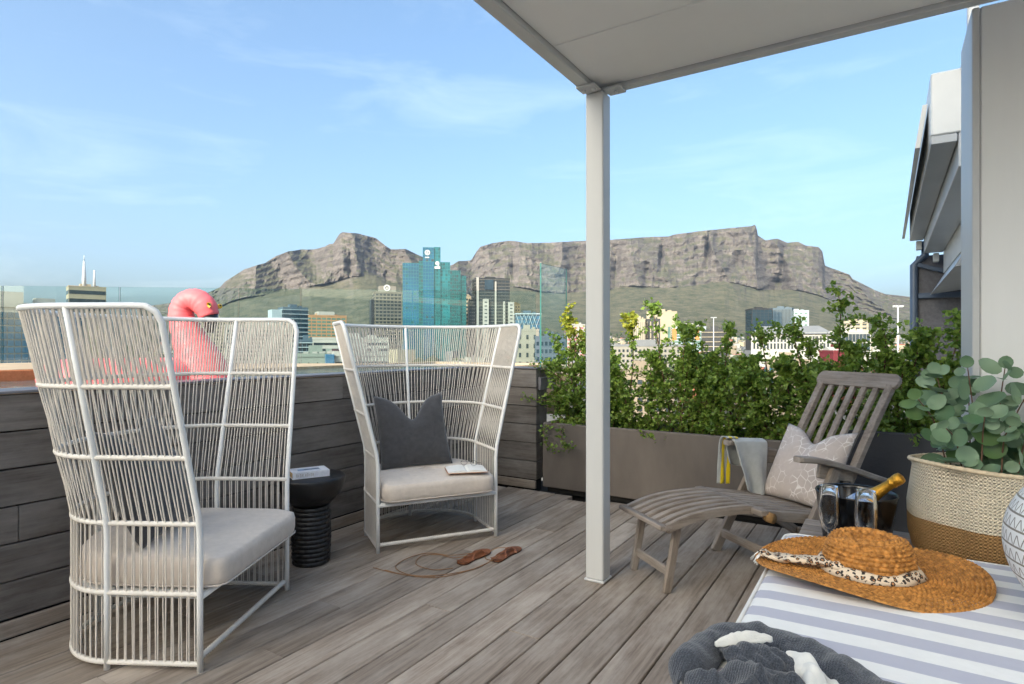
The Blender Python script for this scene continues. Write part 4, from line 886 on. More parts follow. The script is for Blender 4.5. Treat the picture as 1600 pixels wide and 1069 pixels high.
# arms, slightly bowed, wide at the front
for s_ in (-1, 1):
    P = catmull([(.20, s_*.285, .655), (.34, s_*.292, .640), (.55, s_*.285, .585), (.72, s_*.270, .530), (.84, s_*.262, .492)], 6); rings = []
    for i, p in enumerate(P):
        wd = .032*(1-.35*i/len(P)); e = (i == 0 or i == len(P)-1); q = .75 if e else 1
        d = (P[min(i+1, len(P)-1)]-P[max(i-1, 0)]).normalized(); sv = Vector((0, 1, 0)); up = d.cross(sv).normalized()*-1
        up = Vector((-d.z, 0, d.x))
        rings.append([p+sv*wd*q+up*.010, p+sv*(wd-.006)*q+up*.0155, p-sv*(wd-.006)*q+up*.0155, p-sv*wd*q+up*.010, p-sv*wd*q-up*.010, p-sv*(wd-.006)*q-up*.0155, p+sv*(wd-.006)*q-up*.0155, p+sv*wd*q-up*.010])
    mb = MB(); mb.loft(rings, cap=True); mb.build('armrest', M_teak, st)
    tim('arm_block', (.36, s_*.265, .585), (.60, s_*.262, .545), .024, .085)
    mb = MB(); mb.lathe([(.001, .0), (.009, 0), (.009, .003), (.001, .004)], 10, False, M=Matrix.Translation((.44, s_*.279, .575)) @ Matrix.Rotation(-s_*pi/2, 4, 'X')); mb.build('bolt', M_end, st)
# patterned cushion on the steamer
def crackle():
    m = fabric('crackle_jacquard', srgb(196, 182, 172), .7, 800, .03, .15, .3); t = m.node_tree; N = t.nodes.new; K = t.links.new; p = t.nodes['Principled BSDF']
    tc = N('ShaderNodeTexCoord'); vo = N('ShaderNodeTexVoronoi'); vo.feature = 'DISTANCE_TO_EDGE'; vo.distance = 'CHEBYCHEV' if hasattr(vo, 'distance') else vo.distance; vo.inputs['Scale'].default_value = 26
    mp = N('ShaderNodeMapping'); mp.inputs['Scale'].default_value = (1, .8, .3); K(tc.outputs['Object'], mp.inputs[0]); K(mp.outputs[0], vo.inputs['Vector'])
    cr = N('ShaderNodeValToRGB'); e = cr.color_ramp.elements; e[0].position = .025; e[0].color = (1, 1, 1, 1); e[1].position = .06; e[1].color = (0, 0, 0, 1); K(vo.outputs['Distance'], cr.inputs[0])
    n = N('ShaderNodeTexNoise'); n.inputs['Scale'].default_value = 9; K(tc.outputs['Object'], n.inputs['Vector']); r2 = N('ShaderNodeValToRGB'); r2.color_ramp.elements[0].position = .42; r2.color_ramp.elements[1].position = .56; K(n.outputs['Fac'], r2.inputs[0])
    mu = N('ShaderNodeMath'); mu.operation = 'MULTIPLY'; K(cr.outputs[0], mu.inputs[0]); K(r2.outputs[0], mu.inputs[1])
    mx = N('ShaderNodeMixRGB'); mx.inputs[2].default_value = rgba(srgb(232, 224, 216)); old = p.inputs['Base Color'].links[0].from_socket; K(mu.outputs[0], mx.inputs[0]); K(old, mx.inputs[1]); K(mx.outputs[0], p.inputs['Base Color'])
    return m
local_pillow(H0, DA, (.545, .0, .545), (.10, -1, .0), (.44, 0.05, .80), 'scatter_cushion', 'beige crackle-patterned cushion leaning on the steamer chair back', crackle(), .47, .47, .16, chop=.07, seed=5)
# towel over the far arm
def towel_mat():
    m = fabric('grey_yellow_towel', srgb(176, 178, 176), .95, 350, .06, .5, .4); t = m.node_tree; N = t.nodes.new; K = t.links.new; p = t.nodes['Principled BSDF']
    uv = N('ShaderNodeUVMap'); uv.uv_map = 'UVMap'; sx = N('ShaderNodeSeparateXYZ'); K(uv.outputs[0], sx.inputs[0])
    cr = N('ShaderNodeValToRGB'); cr.color_ramp.interpolation = 'CONSTANT'; e = cr.color_ramp.elements; e[0].position = 0; e[0].color = (1, 1, 1, 1); e[1].position = .045; e[1].color = (0, 0, 0, 1)
    q = e.new(.095); q.color = (1, 1, 1, 1); q = e.new(.145); q.color = (0, 0, 0, 1)
    K(sx.outputs['X'], cr.inputs[0]); mx = N('ShaderNodeMixRGB'); mx.inputs[2].default_value = rgba(srgb(226, 200, 30)); old = p.inputs['Base Color'].links[0].from_socket
    K(cr.outputs[0], mx.inputs[0]); K(old, mx.inputs[1]); K(mx.outputs[0], p.inputs['Base Color']); return m
tm = towel_mat()
def drape(x0, x1, yi, prof, nx=26, seed=0, fold=.012, u0=0, u1=1, bot=None):
    """cloth over the arm; prof is a list of (y, z) across the arm; returns verts, faces, uv"""
    P = catmull([Vector((0, y, z)) for y, z in prof], 7); vs = []; uv = []; n = len(P)
    for i in range(nx+1):
        u_ = i/nx
        for j, p in enumerate(P):
            hang = max(0, .66-p.z)
            sq = 1-.38*min(1, hang/.30)*(bot or 0); xx = (x0+x1)/2+((x0-x1)/2*(1-2*u_))*-1*sq
            y = p.y+fold*min(1, hang*6)*sin(u_*9+seed+hang*4)+.006*noise.noise(Vector((u_*4, hang*9, seed)))
            vs.append((xx+.10*hang*(bot or 0)*.3, y, p.z-.06*(xx-.2)*1.0 + .010*noise.noise(Vector((u_*3, j*.2, seed)))*min(1, hang*8)-(.035*sin(u_*pi)*min(1, hang*3.5) if bot else 0)))
            uv.append((u0+(u1-u0)*u_, j/(n-1)))
    fs = [(i*n+j, (i+1)*n+j, (i+1)*n+j+1, i*n+j+1) for i in range(nx) for j in range(n-1)]
    return vs, fs, uv
tw_ = thing('towel', 'grey towel with yellow stripes draped over the far armrest of the steamer chair', 'towel', H0, DA)
vs, fs, uv = drape(.23, .47, 0, [(.335, .52), (.336, .62), (.325, .668), (.29, .684), (.255, .676), (.235, .655), (.215, .55), (.20, .44), (.195, .385)], 30, 1, .016, .2, 1, 1)
mb = MB(); mb.add(vs, fs, True); o = mb.build('fold', tm, tw_, uv=uv); md = o.modifiers.new('thick', 'SOLIDIFY'); md.thickness = .007
vs, fs, uv = drape(.19, .275, 0, [(.352, .39), (.348, .52), (.340, .63), (.322, .682), (.285, .694), (.262, .688)], 14, 4, .006, 0, .19)
mb = MB(); mb.add(vs, fs, True); o = mb.build('striped_end', tm, tw_, uv=uv); md = o.modifiers.new('thick', 'SOLIDIFY'); md.thickness = .006
# ------------------------------------------------------------------ daybed corner
ZD = .55
def stripes():
    m = fabric('striped_canvas', srgb(238, 237, 233), .9, 900, .02, .2, .15); t = m.node_tree; N = t.nodes.new; K = t.links.new; p = t.nodes['Principled BSDF']
    tc = N('ShaderNodeTexCoord'); sx = N('ShaderNodeSeparateXYZ'); K(tc.outputs['Object'], sx.inputs[0])
    m1 = N('ShaderNodeMath'); m1.operation = 'MULTIPLY_ADD'; m1.inputs[1].default_value = 1/.122; m1.inputs[2].default_value = .18; K(sx.outputs['Y'], m1.inputs[0])
    fr = N('ShaderNodeMath'); fr.operation = 'FRACT'; K(m1.outputs[0], fr.inputs[0])
    cr = N('ShaderNodeValToRGB'); e = cr.color_ramp.elements; e[0].position = .485; e[0].color = (0, 0, 0, 1); e[1].position = .50; e[1].color = (1, 1, 1, 1); q = e.new(.985); q.color = (1, 1, 1, 1); q = e.new(1.0); q.color = (0, 0, 0, 1)
    K(fr.outputs[0], cr.inputs[0]); mx = N('ShaderNodeMixRGB'); mx.inputs[2].default_value = rgba(srgb(186, 186, 198)); old = p.inputs['Base Color'].links[0].from_socket
    K(cr.outputs[0], mx.inputs[0]); K(old, mx.inputs[1]); K(mx.outputs[0], p.inputs['Base Color']); return m
M_strip = stripes()
A0, A1, B0, B1 = -.33, 1.75, .35, 2.463
day = thing('daybed', 'low daybed with a white and lavender striped cushion in the right corner', 'daybed', (*W2(A0, B1), 0), TR)
wd, dp = A1-A0, B1-B0
def rrect(i, z, r=.05):
    pts = []
    for (cx_, cy_, a0_) in ((wd-i-r, -i-r, 0), (i+r, -i-r, pi/2), (i+r, -dp+i+r, pi), (wd-i-r, -dp+i+r, 1.5*pi)):
        for k in range(6): an = a0_+pi/2*k/5; pts.append((cx_+r*cos(an), cy_+r*sin(an), z))
    return pts
mb = MB(); mb.loft([rrect(.02, .401), rrect(.004, .41), rrect(0, .43), rrect(0, .515), rrect(.006, .535), rrect(.022, .547), rrect(.05, .551), rrect(.3, .556, .2)], cap=True, sm=True); cu = mb.build('cushion', M_strip, day)
for z in (.541, .412):
    mb = MB(); mb.tube([Vector(p) for p in rrect(.008 if z > .5 else .004, z)], .0055, 6, closed=True); mb.build('piping', M_page, cu)
mb = MB(); mb.cbox(.02, wd-.02, -dp+.02, -.02, .30, .40, .006); mb.build('base_frame', M_teak, day)
for x in (.06, wd-.06):
    for y in (-.06, -dp+.06): mb = MB(); mb.cbox(x-.035, x+.035, y-.035, y+.035, .0, .299, .005); mb.build('leg', M_teak, day)
# --- low wooden table behind the daybed
ZT = .47
tbl = thing('low_table', 'weathered slatted wooden table behind the striped daybed', 'table', (*W2(-.31, 2.50), 0), TR)
for k in range(5):
    mb = MB(); mb.cbox(0, 1.05, -.045, .045, ZT-.022, ZT, .003); mb.build('table_slat', M_teak, tbl, (0, .052+.0955*k, 0))
for x in (.05, 1.0):
    mb = MB(); mb.cbox(x-.02, x+.02, .01, .47, ZT-.075, ZT-.024, .003); mb.build('rail', M_teak, tbl)
    for y in (.035, .445): mb = MB(); mb.cbox(x-.025, x+.025, y-.025, y+.025, 0, ZT-.076, .003); mb.build('leg', M_teak, tbl)
# --- sun hat
def spots():
    m, t, p = nodes('leopard_scarf'); N = t.nodes.new; K = t.links.new; p.inputs['Roughness'].default_value = .75
    tc = N('ShaderNodeTexCoord'); nz = N('ShaderNodeTexNoise'); nz.inputs['Scale'].default_value = 60; K(tc.outputs['Object'], nz.inputs['Vector'])
    mxv = N('ShaderNodeMixRGB'); mxv.inputs[0].default_value = .02; K(tc.outputs['Object'], mxv.inputs[1]); K(nz.outputs['Color'], mxv.inputs[2])
    vo = N('ShaderNodeTexVoronoi'); vo.inputs['Scale'].default_value = 70; K(mxv.outputs[0], vo.inputs['Vector'])
    cr = N('ShaderNodeValToRGB'); e = cr.color_ramp.elements; e[0].position = .18; e[0].color = rgba(srgb(176, 128, 84)); e[1].position = .27; e[1].color = rgba(srgb(34, 30, 30))
    q = e.new(.42); q.color = rgba(srgb(40, 36, 36)); q = e.new(.47); q.color = rgba(srgb(222, 204, 178)); K(vo.outputs['Distance'], cr.inputs[0]); K(cr.outputs[0], p.inputs['Base Color']); return m
M_straw = mat('amber_straw', srgb(160, 106, 46), .6, .34, 60, col2=srgb(186, 130, 64), bump=.2, bscale=300, spec=.35); M_leo = spots()
hc = gnd(1357, 893, ZD+.006); hat = thing('sun_hat', 'wide-brimmed amber straw sun hat lying on the striped daybed', 'hat', (hc.x, hc.y, ZD+.004), radians(-8))
def hat_surface(r, th):
    """smooth hat form: returns point for radial arc parameter r (metres from the centre along the straw)"""
    prof = [(0, .100), (.035, .104), (.075, .116), (.098, .108), (.112, .085), (.119, .05), (.124, .022), (.138, .010), (.17, .007), (.23, .008), (.295, .010)]
    # arc length table
    if not hasattr(hat_surface, 'T'):
        T = [0]
        for a, b in zip(prof, prof[1:]): T.append(T[-1]+sqrt((b[0]-a[0])**2+(b[1]-a[1])**2))
        hat_surface.T = T
    T = hat_surface.T
    for k in range(len(T)-1):
        if r <= T[k+1] or k == len(T)-2:
            q = (r-T[k])/(T[k+1]-T[k]); R_ = prof[k][0]+(prof[k+1][0]-prof[k][0])*q; z = prof[k][1]+(prof[k+1][1]-prof[k][1])*q; break
    x = R_*cos(th)*1.0; y = R_*sin(th)*(.94)
    if R_ < .125: z -= .040*exp(-((y-.01)/.032)**2)*max(0, 1-abs(x+.01)/.115)*(1 if z > .05 else 0); x *= 1.04
    else:
        f = (R_-.125)/.19; z += f*f*(.014*sin(2*th+.6)+.012*sin(3*th+2.0)+.010); x *= 1+.07*f*(1 if cos(th) < 0 else .3)
        z = max(z, .004)
    return Vector((x, y, z))
def braid(mb, r0, r1, row, amp, per=.0135, seg0=None):
    nr = int(round((r1-r0)/row)); sub = 5
    rr_ = 0
    rings = []; n = 432
    for k in range(nr*sub+1):
        s_ = r0+(r1-r0)*k/(nr*sub); rowi = min(int(k/sub), nr-1); fv = k/sub-rowi; ring = []
        Rm = max(.02, hat_surface(s_, 0).x); N_ = max(8, round(2*pi*max(.03, abs(hat_surface(r0+(rowi+.5)*row, 0).x))/per))
        for j in range(n):
            th = 2*pi*j/n; p = hat_surface(s_, th); q = hat_surface(s_+.004, th); w_ = hat_surface(s_, th+.02)
            nm = (q-p).cross(w_-p); nm = nm.normalized() if nm.length > 1e-9 else Vector((0, 0, 1))
            if nm.z < -.2: nm = -nm
            ph = th*N_+(rowi % 2)*pi+(1.9 if rowi % 2 else -1.9)*(fv-.5)
            h = amp*(sin(pi*fv)**.7)*(.08+.92*abs(sin(ph/2))**.8); ring.append(p+nm*(h-amp*.5))
        rings.append(ring)
    mb.loft(rings, sm=True)
mb = MB(); braid(mb, .004, .215, .0130, .0072, .019); cr_ = mb.build('crown', M_straw, hat)
mb = MB(); braid(mb, .215, .378, .0108, .0080, .0165); mb.build('brim', M_straw, hat)
mb = MB(); n = 72; rings = []
for j in range(n+1):
    th = 2*pi*j/n; w_ = .020+.004*sin(5*th); o_ = .004+.002*sin(9*th); c0 = hat_surface(.205, th); R_ = sqrt(c0.x**2+c0.y**2); d = Vector((cos(th), sin(th)*.94, 0)).normalized()
    b_ = Vector((c0.x, c0.y, 0)); rings.append([b_+d*(o_+.012)+Vector((0, 0, .012)), b_+d*(o_+.004)+Vector((0, 0, .014+w_*.5)), b_+d*(o_-.004)+Vector((0, 0, .016+w_)), b_-d*.012+Vector((0, 0, .016+w_)), b_-d*.006+Vector((0, 0, .012))])
mb.loft(rings, sm=True); sc_ = mb.build('scarf_band', M_leo, hat)
tailp = catmull([(-.105, -.055, .03), (-.15, -.030, .035), (-.21, .0, .030), (-.25, .020, .024), (-.285, .036, .026), (-.305, .046, .030)], 8); rings = []
for i, p in enumerate(tailp):
    f = i/len(tailp); hw = .012+.012*sin(pi*min(1, f*1.1))+.008*f
    rings.append([p+Vector((.35*hw*sin(a_*2)+.25*hw*cos(a_), hw*cos(a_), .010*sin(a_)+.004*sin(3*a_+f*20))) for a_ in [2*pi*k/12 for k in range(12)]])
mb = MB(); mb.loft(rings, cap=True, sm=True); tl = mb.build('scarf_tail', M_leo, hat)
mb = MB()
for k in range(16):
    a_ = R.uniform(-.8, .8); p = tailp[-1]+Vector((0, .02*a_, 0)); mb.tube([p, p+Vector((-.012, .004*a_, -.012)), p+Vector((-.020+R.uniform(-.005, .005), .02*a_, -.030+R.uniform(-.006, .006)))], .0012, 4)
kind(mb.build('fringe', M_page, tl), 'stuff')
mb = MB(); rg = []
for i in range(9):                       # knot
    a_ = pi*i/8; rg.append([(-.108-.020*cos(a_)+.0, -.056+.018*sin(b_)*sin(a_)*1.2, .032+.016*cos(b_)*sin(a_)) for b_ in [2*pi*k/10 for k in range(10)]])
mb.loft(rg, sm=True, cap=True); mb.build('knot', M_leo, sc_)
# --- grey and white throw on the daybed corner
def heather():
    m = fabric('charcoal_heather_wool', srgb(66, 70, 77), 1, 420, .55, 1.0, .3); t = m.node_tree; t.nodes['Noise Texture'].inputs['Scale'].default_value = 330
    N = t.nodes.new; K = t.links.new; tc = N('ShaderNodeTexCoord'); mp = N('ShaderNodeMapping'); mp.inputs['Rotation'].default_value = (0, 0, .7); wv = N('ShaderNodeTexWave'); wv.inputs['Scale'].default_value = 55; wv.inputs['Distortion'].default_value = 2.5; wv.inputs['Detail'].default_value = 2
    K(tc.outputs['Object'], mp.inputs[0]); K(mp.outputs[0], wv.inputs['Vector']); bp = N('ShaderNodeBump'); bp.inputs['Strength'].default_value = .4; bp.inputs['Distance'].default_value = .002; K(wv.outputs['Fac'], bp.inputs['Height'])
    p = t.nodes['Principled BSDF']; old = p.inputs['Normal'].links[0].from_socket; K(old, bp.inputs['Normal']); K(bp.outputs[0], p.inputs['Normal']); return m
M_throw = heather(); M_thw = fabric('white_wool', srgb(224, 222, 214), 1, 300, .04, .6, .4)
th_ = thing('throw_blanket', 'crumpled charcoal throw with white underside on the front corner of the daybed', 'blanket', (0, 0, 0))
def cloth(name, f, nu, nv, mt, thick=.006):
    vs = [f(i/nu, j/nv) for i in range(nu+1) for j in range(nv+1)]; m_ = nv+1
    mb = MB(); mb.add(vs, [(i*m_+j, (i+1)*m_+j, (i+1)*m_+j+1, i*m_+j+1) for i in range(nu) for j in range(nv)], True)
    o = mb.build(name, mt, th_); md = o.modifiers.new('thick', 'SOLIDIFY'); md.thickness = thick; md.offset = 0; return o
def ridge(x, y, s): return 1-abs(2*noise.noise(Vector((x, y, s))))
def Pz(x, y, z): return gnd(x, y, z)
# thick folded edge: a soft arched fold that runs across the cushion; its section is an arch, open below
edge_path = catmull([Pz(1066, 1080, .55), Pz(1082, 1042, .56), Pz(1112, 1012, .56), Pz(1155, 1000, .56), Pz(1208, 1006, .56), Pz(1262, 1026, .56), Pz(1325, 1058, .56), Pz(1400, 1100, .56), Pz(1480, 1150, .56)], 8)
def edge(u, v):
    k = u*(len(edge_path)-1); i = min(int(k), len(edge_path)-2); p = edge_path[i].lerp(edge_path[i+1], k-i); d = (edge_path[i+1]-edge_path[i]).normalized(); s_ = Vector((-d.y, d.x, 0))
    wob = 1+.22*noise.noise(Vector((u*7, 3.1, 0)))+.10*noise.noise(Vector((u*19, v*3, 2))); wob *= min(1, .25+u*9); a_ = -.35+(pi+.75)*v; r_ = (.034+.016*min(1, u*1.2))*wob
    return (p.x+s_.x*r_*cos(a_)*1.05, p.y+s_.y*r_*cos(a_)*1.05, .553+max(0, (.044-.022*min(1, u*1.3))*wob*sin(a_)+.007+.010*noise.noise(Vector((u*13, v*2.2, 7)))+.005*noise.noise(Vector((u*30, v*6, 3)))))
cloth('folded_edge', edge, 150, 22, M_throw)
# crumpled body lying inside that edge and spilling over the front corner
def body(u, v):
    x_ = 1054+226*u+26*v; y_ = 1016+145*v-6*sin(u*3.1)
    w1 = .55*noise.noise(Vector((u*2.2, v*2.0, 1.0))); w2 = .55*noise.noise(Vector((u*2.2+5, v*2.0, 2.0)))
    f = .62*ridge(u*1.9+w1, v*1.2+w2, 3.3)**1.6+.30*ridge(u*3.9-v*2.2+w2*1.5, v*2.1+w1, 6.1)**2+.10*ridge(u*9+w1*3, v*6, 9.1)
    e = max(0, min(1, 6*u+.15, 5*(1-u), 4*v+.25)); e = e*e*(3-2*e)
    z = .556+e*(.022+.070*f); drop = max(0, .085-u)/.085
    g = gnd(x_, y_, .62); return (g.x-.015*drop, g.y, z-.20*drop**1.3)
cloth('crumpled_body', body, 110, 90, M_throw)
# second lapped fold with the pale underside showing along its edge
def lap(u, v):
    a = Pz(1124+116*u, 1016+22*u*u-5*sin(pi*u), .59); hump = sin(pi*min(1, max(0, v)))**.7
    wv = .012*noise.noise(Vector((u*6, v*2, 4))); return (a.x+.004*v, a.y-.085*v*(sin(pi*(.12+.8*u)))**.6+wv*.5, .590+.030*hump*(.5+.5*sin(pi*u))+.010*noise.noise(Vector((u*9, v*4, 8))) - .02*v)
cloth('lapped_fold', lap, 60, 24, M_throw, .008)
def pale1(u, v):
    a = Pz(1118+88*u, 1010-8*u-3*sin(pi*u), .600); w_ = (.004+.020*sin(pi*u)**.8)
    return (a.x, a.y-w_*(1-2*v)*-.5, .600+.022*sin(pi*v)*(.4+.6*sin(pi*u))+.004*noise.noise(Vector((u*12, v*3, 1))))
cloth('pale_underside', pale1, 40, 10, M_thw, .004)
def pale2(u, v):
    P_ = [Pz(1230, 1032, .59), Pz(1254, 1034, .60), Pz(1270, 1052, .60), Pz(1266, 1078, .59), Pz(1252, 1112, .575)]; C_ = pale2.C if hasattr(pale2, 'C') else catmull(P_, 10); pale2.C = C_
    k = u*(len(C_)-1); i = min(int(k), len(C_)-2); p = C_[i].lerp(C_[i+1], k-i); d = (C_[i+1]-C_[i]).normalized(); s_ = Vector((-d.y, d.x, 0)); a_ = -.2+(pi+.2)*v; r_ = .026*(.55+.45*sin(pi*min(1, u*1.3)))*(1+.25*noise.noise(Vector((u*6, v*2, 11))))
    return (p.x-s_.x*r_*cos(a_), p.y-s_.y*r_*cos(a_), p.z-.025+max(0, .042*sin(a_))*(1+.2*noise.noise(Vector((u*8, v*3, 5)))))
cloth('pale_underside', pale2, 50, 14, M_thw, .004)
def pale3(u, v):
    a = Pz(1272+75*u, 1050+48*u+22*v, .562); return (a.x, a.y, .562+.012*ridge(u*3, v*2, 1.2))
cloth('pale_underside', pale3, 24, 12, M_thw, .003)
# --- patterned white lantern at the right edge
def tri_mat():
    m, t, p = nodes('patterned_ceramic'); N = t.nodes.new; K = t.links.new; p.inputs['Roughness'].default_value = .6
    uv = N('ShaderNodeUVMap'); uv.uv_map = 'UVMap'; sx = N('ShaderNodeSeparateXYZ'); K(uv.outputs[0], sx.inputs[0])
    def mth(op, a, b=None, c=None):
        n = N('ShaderNodeMath'); n.operation = op
        for k, x in enumerate((a, b, c)):
            if x is None: continue
            if isinstance(x, (int, float)): n.inputs[k].default_value = x
            else: K(x, n.inputs[k])
        return n.outputs[0]
    fu = mth('FRACT', sx.outputs['X']); fv = mth('FRACT', sx.outputs['Y'])
    tri = mth('SUBTRACT', 1, mth('ABSOLUTE', mth('MULTIPLY_ADD', fu, 2, -1)))            # 0 at the sides, 1 in the middle
    hgt = mth('MULTIPLY_ADD', tri, .95, .10)
    edge = mth('LESS_THAN', mth('ABSOLUTE', mth('SUBTRACT', fv, mth('MULTIPLY', hgt, .85))), .10)
    inside = mth('LESS_THAN', fv, .86); base = mth('LESS_THAN', mth('ABSOLUTE', mth('SUBTRACT', fv, .12)), .065)
    side = mth('GREATER_THAN', tri, .12)
    mk = mth('MAXIMUM', mth('MULTIPLY', mth('MULTIPLY', edge, inside), side), base)
    mx = N('ShaderNodeMixRGB'); mx.inputs[1].default_value = rgba(srgb(228, 228, 226)); mx.inputs[2].default_value = rgba(srgb(128, 122, 112)); K(mk, mx.inputs[0]); K(mx.outputs[0], p.inputs['Base Color'])
    b = N('ShaderNodeBump'); b.inputs['Strength'].default_value = .5; b.inputs['Distance'].default_value = .003; b.invert = True; K(mk, b.inputs['Height']); K(b.outputs[0], p.inputs['Normal']); return m
lc = Vector((1.455, 1.42, ZD+.003)); n = 64; rows = 48; vs = []; uv = []
for k in range(rows+1):
    a_ = -pi/2*.86+(pi/2*.86+pi/2*.93)*k/rows
    for j in range(n+1):
        th = 2*pi*j/n; vs.append((.222*cos(a_)*cos(th), .222*cos(a_)*sin(th), .205+.21*sin(a_)/sin(pi/2*.97))); uv.append((j/n*52, k/rows*15.0))
lan = thing('lantern', 'rounded white ceramic lantern with rows of grey triangles at the right edge', 'lantern', lc)
mb = MB(); mb.add(vs, [(k*(n+1)+j, k*(n+1)+j+1, (k+1)*(n+1)+j+1, (k+1)*(n+1)+j) for k in range(rows) for j in range(n)], True); mb.build('body', tri_mat(), lan, uv=uv)
mb = MB(); mb.lathe([(.030, .405), (.042, .408), (.046, .418), (.040, .424), (.028, .420)], 28); mb.build('collar', M_page, lan)
# --- basket with eucalyptus
def basket_mat():
    m, t, p = nodes('two_tone_sisal'); N = t.nodes.new; K = t.links.new; p.inputs['Roughness'].default_value = .9; p.inputs['Specular IOR Level'].default_value = .2
    uv = N('ShaderNodeUVMap'); uv.uv_map = 'UVMap'; sx = N('ShaderNodeSeparateXYZ'); K(uv.outputs[0], sx.inputs[0])
    nz = N('ShaderNodeTexNoise'); nz.inputs['Scale'].default_value = 5; nz.inputs['Detail'].default_value = 1; K(uv.outputs[0], nz.inputs['Vector'])
    ad = N('ShaderNodeMath'); ad.operation = 'MULTIPLY_ADD'; ad.inputs[1].default_value = .10; K(nz.outputs['Fac'], ad.inputs[0]); K(sx.outputs['Y'], ad.inputs[2])
    cr = N('ShaderNodeValToRGB'); cr.color_ramp.interpolation = 'CONSTANT'; e = cr.color_ramp.elements; e[0].position = 0; e[0].color = rgba(srgb(168, 130, 84)); e[1].position = .46; e[1].color = rgba(srgb(228, 214, 188)); K(ad.outputs[0], cr.inputs[0])
    def wv(sock, k):
        a = N('ShaderNodeMath'); a.operation = 'MULTIPLY'; a.inputs[1].default_value = k; K(sock, a.inputs[0]); s_ = N('ShaderNodeMath'); s_.operation = 'SINE'; K(a.outputs[0], s_.inputs[0]); return s_.outputs[0]
    a1 = wv(sx.outputs['X'], 2*pi*110); a2 = wv(sx.outputs['Y'], 2*pi*30); pr = N('ShaderNodeMath'); pr.operation = 'MULTIPLY'; K(a1, pr.inputs[0]); K(a2, pr.inputs[1])
    ab = N('ShaderNodeMath'); ab.operation = 'MULTIPLY_ADD'; ab.inputs[1].default_value = .5; K(a2, ab.inputs[0]); K(pr.outputs[0], ab.inputs[2])
    n2 = N('ShaderNodeTexNoise'); n2.inputs['Scale'].default_value = 180; tc = N('ShaderNodeTexCoord'); K(tc.outputs['Object'], n2.inputs['Vector'])
    mr = N('ShaderNodeMapRange'); mr.inputs['To Min'].default_value = .72; mr.inputs['To Max'].default_value = 1.22; K(n2.outputs['Fac'], mr.inputs[0])
    vm = N('ShaderNodeVectorMath'); vm.operation = 'SCALE'; K(cr.outputs[0], vm.inputs[0]); K(mr.outputs[0], vm.inputs['Scale']); K(vm.outputs[0], p.inputs['Base Color'])
    b = N('ShaderNodeBump'); b.inputs['Strength'].default_value = .9; b.inputs['Distance'].default_value = .004; K(ab.outputs[0], b.inputs['Height']); K(b.outputs[0], p.inputs['Normal']); return m
bc = Vector((1.722, 2.195, ZT)); n = 96; prof = [(.185, .002), (.205, .02), (.218, .08), (.222, .18), (.218, .26), (.214, .325), (.219, .338), (.214, .347), (.205, .342), (.203, .30), (.205, .20), (.198, .06)]
vs = []; uv = []
for k, (r_, z) in enumerate(prof):
    for j in range(n+1):
        th = 2*pi*j/n; f = 1+.035*noise.noise(Vector((cos(th)*1.2, sin(th)*1.2, z*4)))+.02*sin(3*th+z*9)*(z > .1); f *= 1-.09*exp(-((th-3.75)/.25)**2)*(1 if .05 < z < .33 else .3)
        vs.append((r_*f*cos(th), r_*f*sin(th), z+.010*sin(2*th+1)*(z > .3))); uv.append((j/n, z/.35))
bas = thing('basket', 'slouchy woven basket, cream above and brown below, beside the white wall', 'basket', bc)
mb = MB(); mb.add(vs, [(k*(n+1)+j, k*(n+1)+j+1, (k+1)*(n+1)+j+1, (k+1)*(n+1)+j) for k in range(len(prof)-1) for j in range(n)], True); M_bas = basket_mat(); mb.build('body', M_bas, bas, uv=uv)
mb = MB(); mb.lathe([(.001, .004), (.19, .004)], 40); mb.build('bottom', M_sole, bas)
rim_ = [(.216*cos(q)*(1+.02*sin(3*q+3)), .216*sin(q)*(1+.02*sin(3*q+3)), .346+.010*sin(2*q+1)) for q in [2*pi*k/120 for k in range(120)]]
mb = MB(); mb.tube(rim_, [.0075+.0016*(k % 2) for k in range(120)], 7, closed=True); mb.build('rim', mat('cream_sisal', srgb(208, 190, 160), .9, .15, 80), bas)
M_euc = leafmat('eucalyptus_leaf', srgb(82, 114, 78), srgb(138, 162, 132), .5, .12); M_euc2 = leafmat('young_eucalyptus_leaf', srgb(86, 116, 66), srgb(118, 146, 92), .45, .3); M_stem = mat('brown_stem', srgb(112, 84, 66), .8, .2, 30)
plant = thing('eucalyptus', 'round-leaved grey-green eucalyptus branches standing in the woven basket', 'plant', (bc.x, bc.y, ZT+.02))
lv = []
for (L_, W_, cup) in ((.095, .082, .010), (.080, .074, .006), (.105, .078, .014), (.060, .056, .004)):
    vs = [(0, 0, 0)]; m_ = 14
    mid = [(L_*q, 0, -cup*sin(pi*q)*.8) for q in (0, .25, .5, .75, 1)]
    prof_ = [(0, 0), (.10, .30), (.28, .455), (.5, .50), (.72, .44), (.90, .26), (1, 0)]
    vs = [(L_*x, W_*y, cup*y*1.6-cup*sin(pi*x)) for x, y in prof_]+[(L_*x, -W_*y, cup*y*1.6-cup*sin(pi*x)) for x, y in prof_[1:-1]]+[(L_*x, 0, -cup*sin(pi*x)-.002) for x, y in prof_[1:-1]]
    fs = []; a_ = [0, 1, 2, 3, 4, 5, 6]; b_ = [0, 7, 8, 9, 10, 11, 6]; c_ = [0, 12, 13, 14, 15, 16, 6]
    for k in range(6):
        for X_ in (a_, b_):
            q = [X_[k], X_[k+1], c_[k+1], c_[k]]; q = [v for i, v in enumerate(q) if v not in q[:i]]; fs.append(tuple(q if X_ is b_ else q[::-1]))
    for mt in (M_euc, M_euc2):
        mb = MB(); mb.add(vs, fs, True); me = bpy.data.meshes.new('leaf'); me.from_pydata(mb.v, [], mb.f); me.polygons.foreach_set('use_smooth', [True]*len(me.polygons)); me.materials.append(mt); lv.append(me)
re_ = random.Random(12)
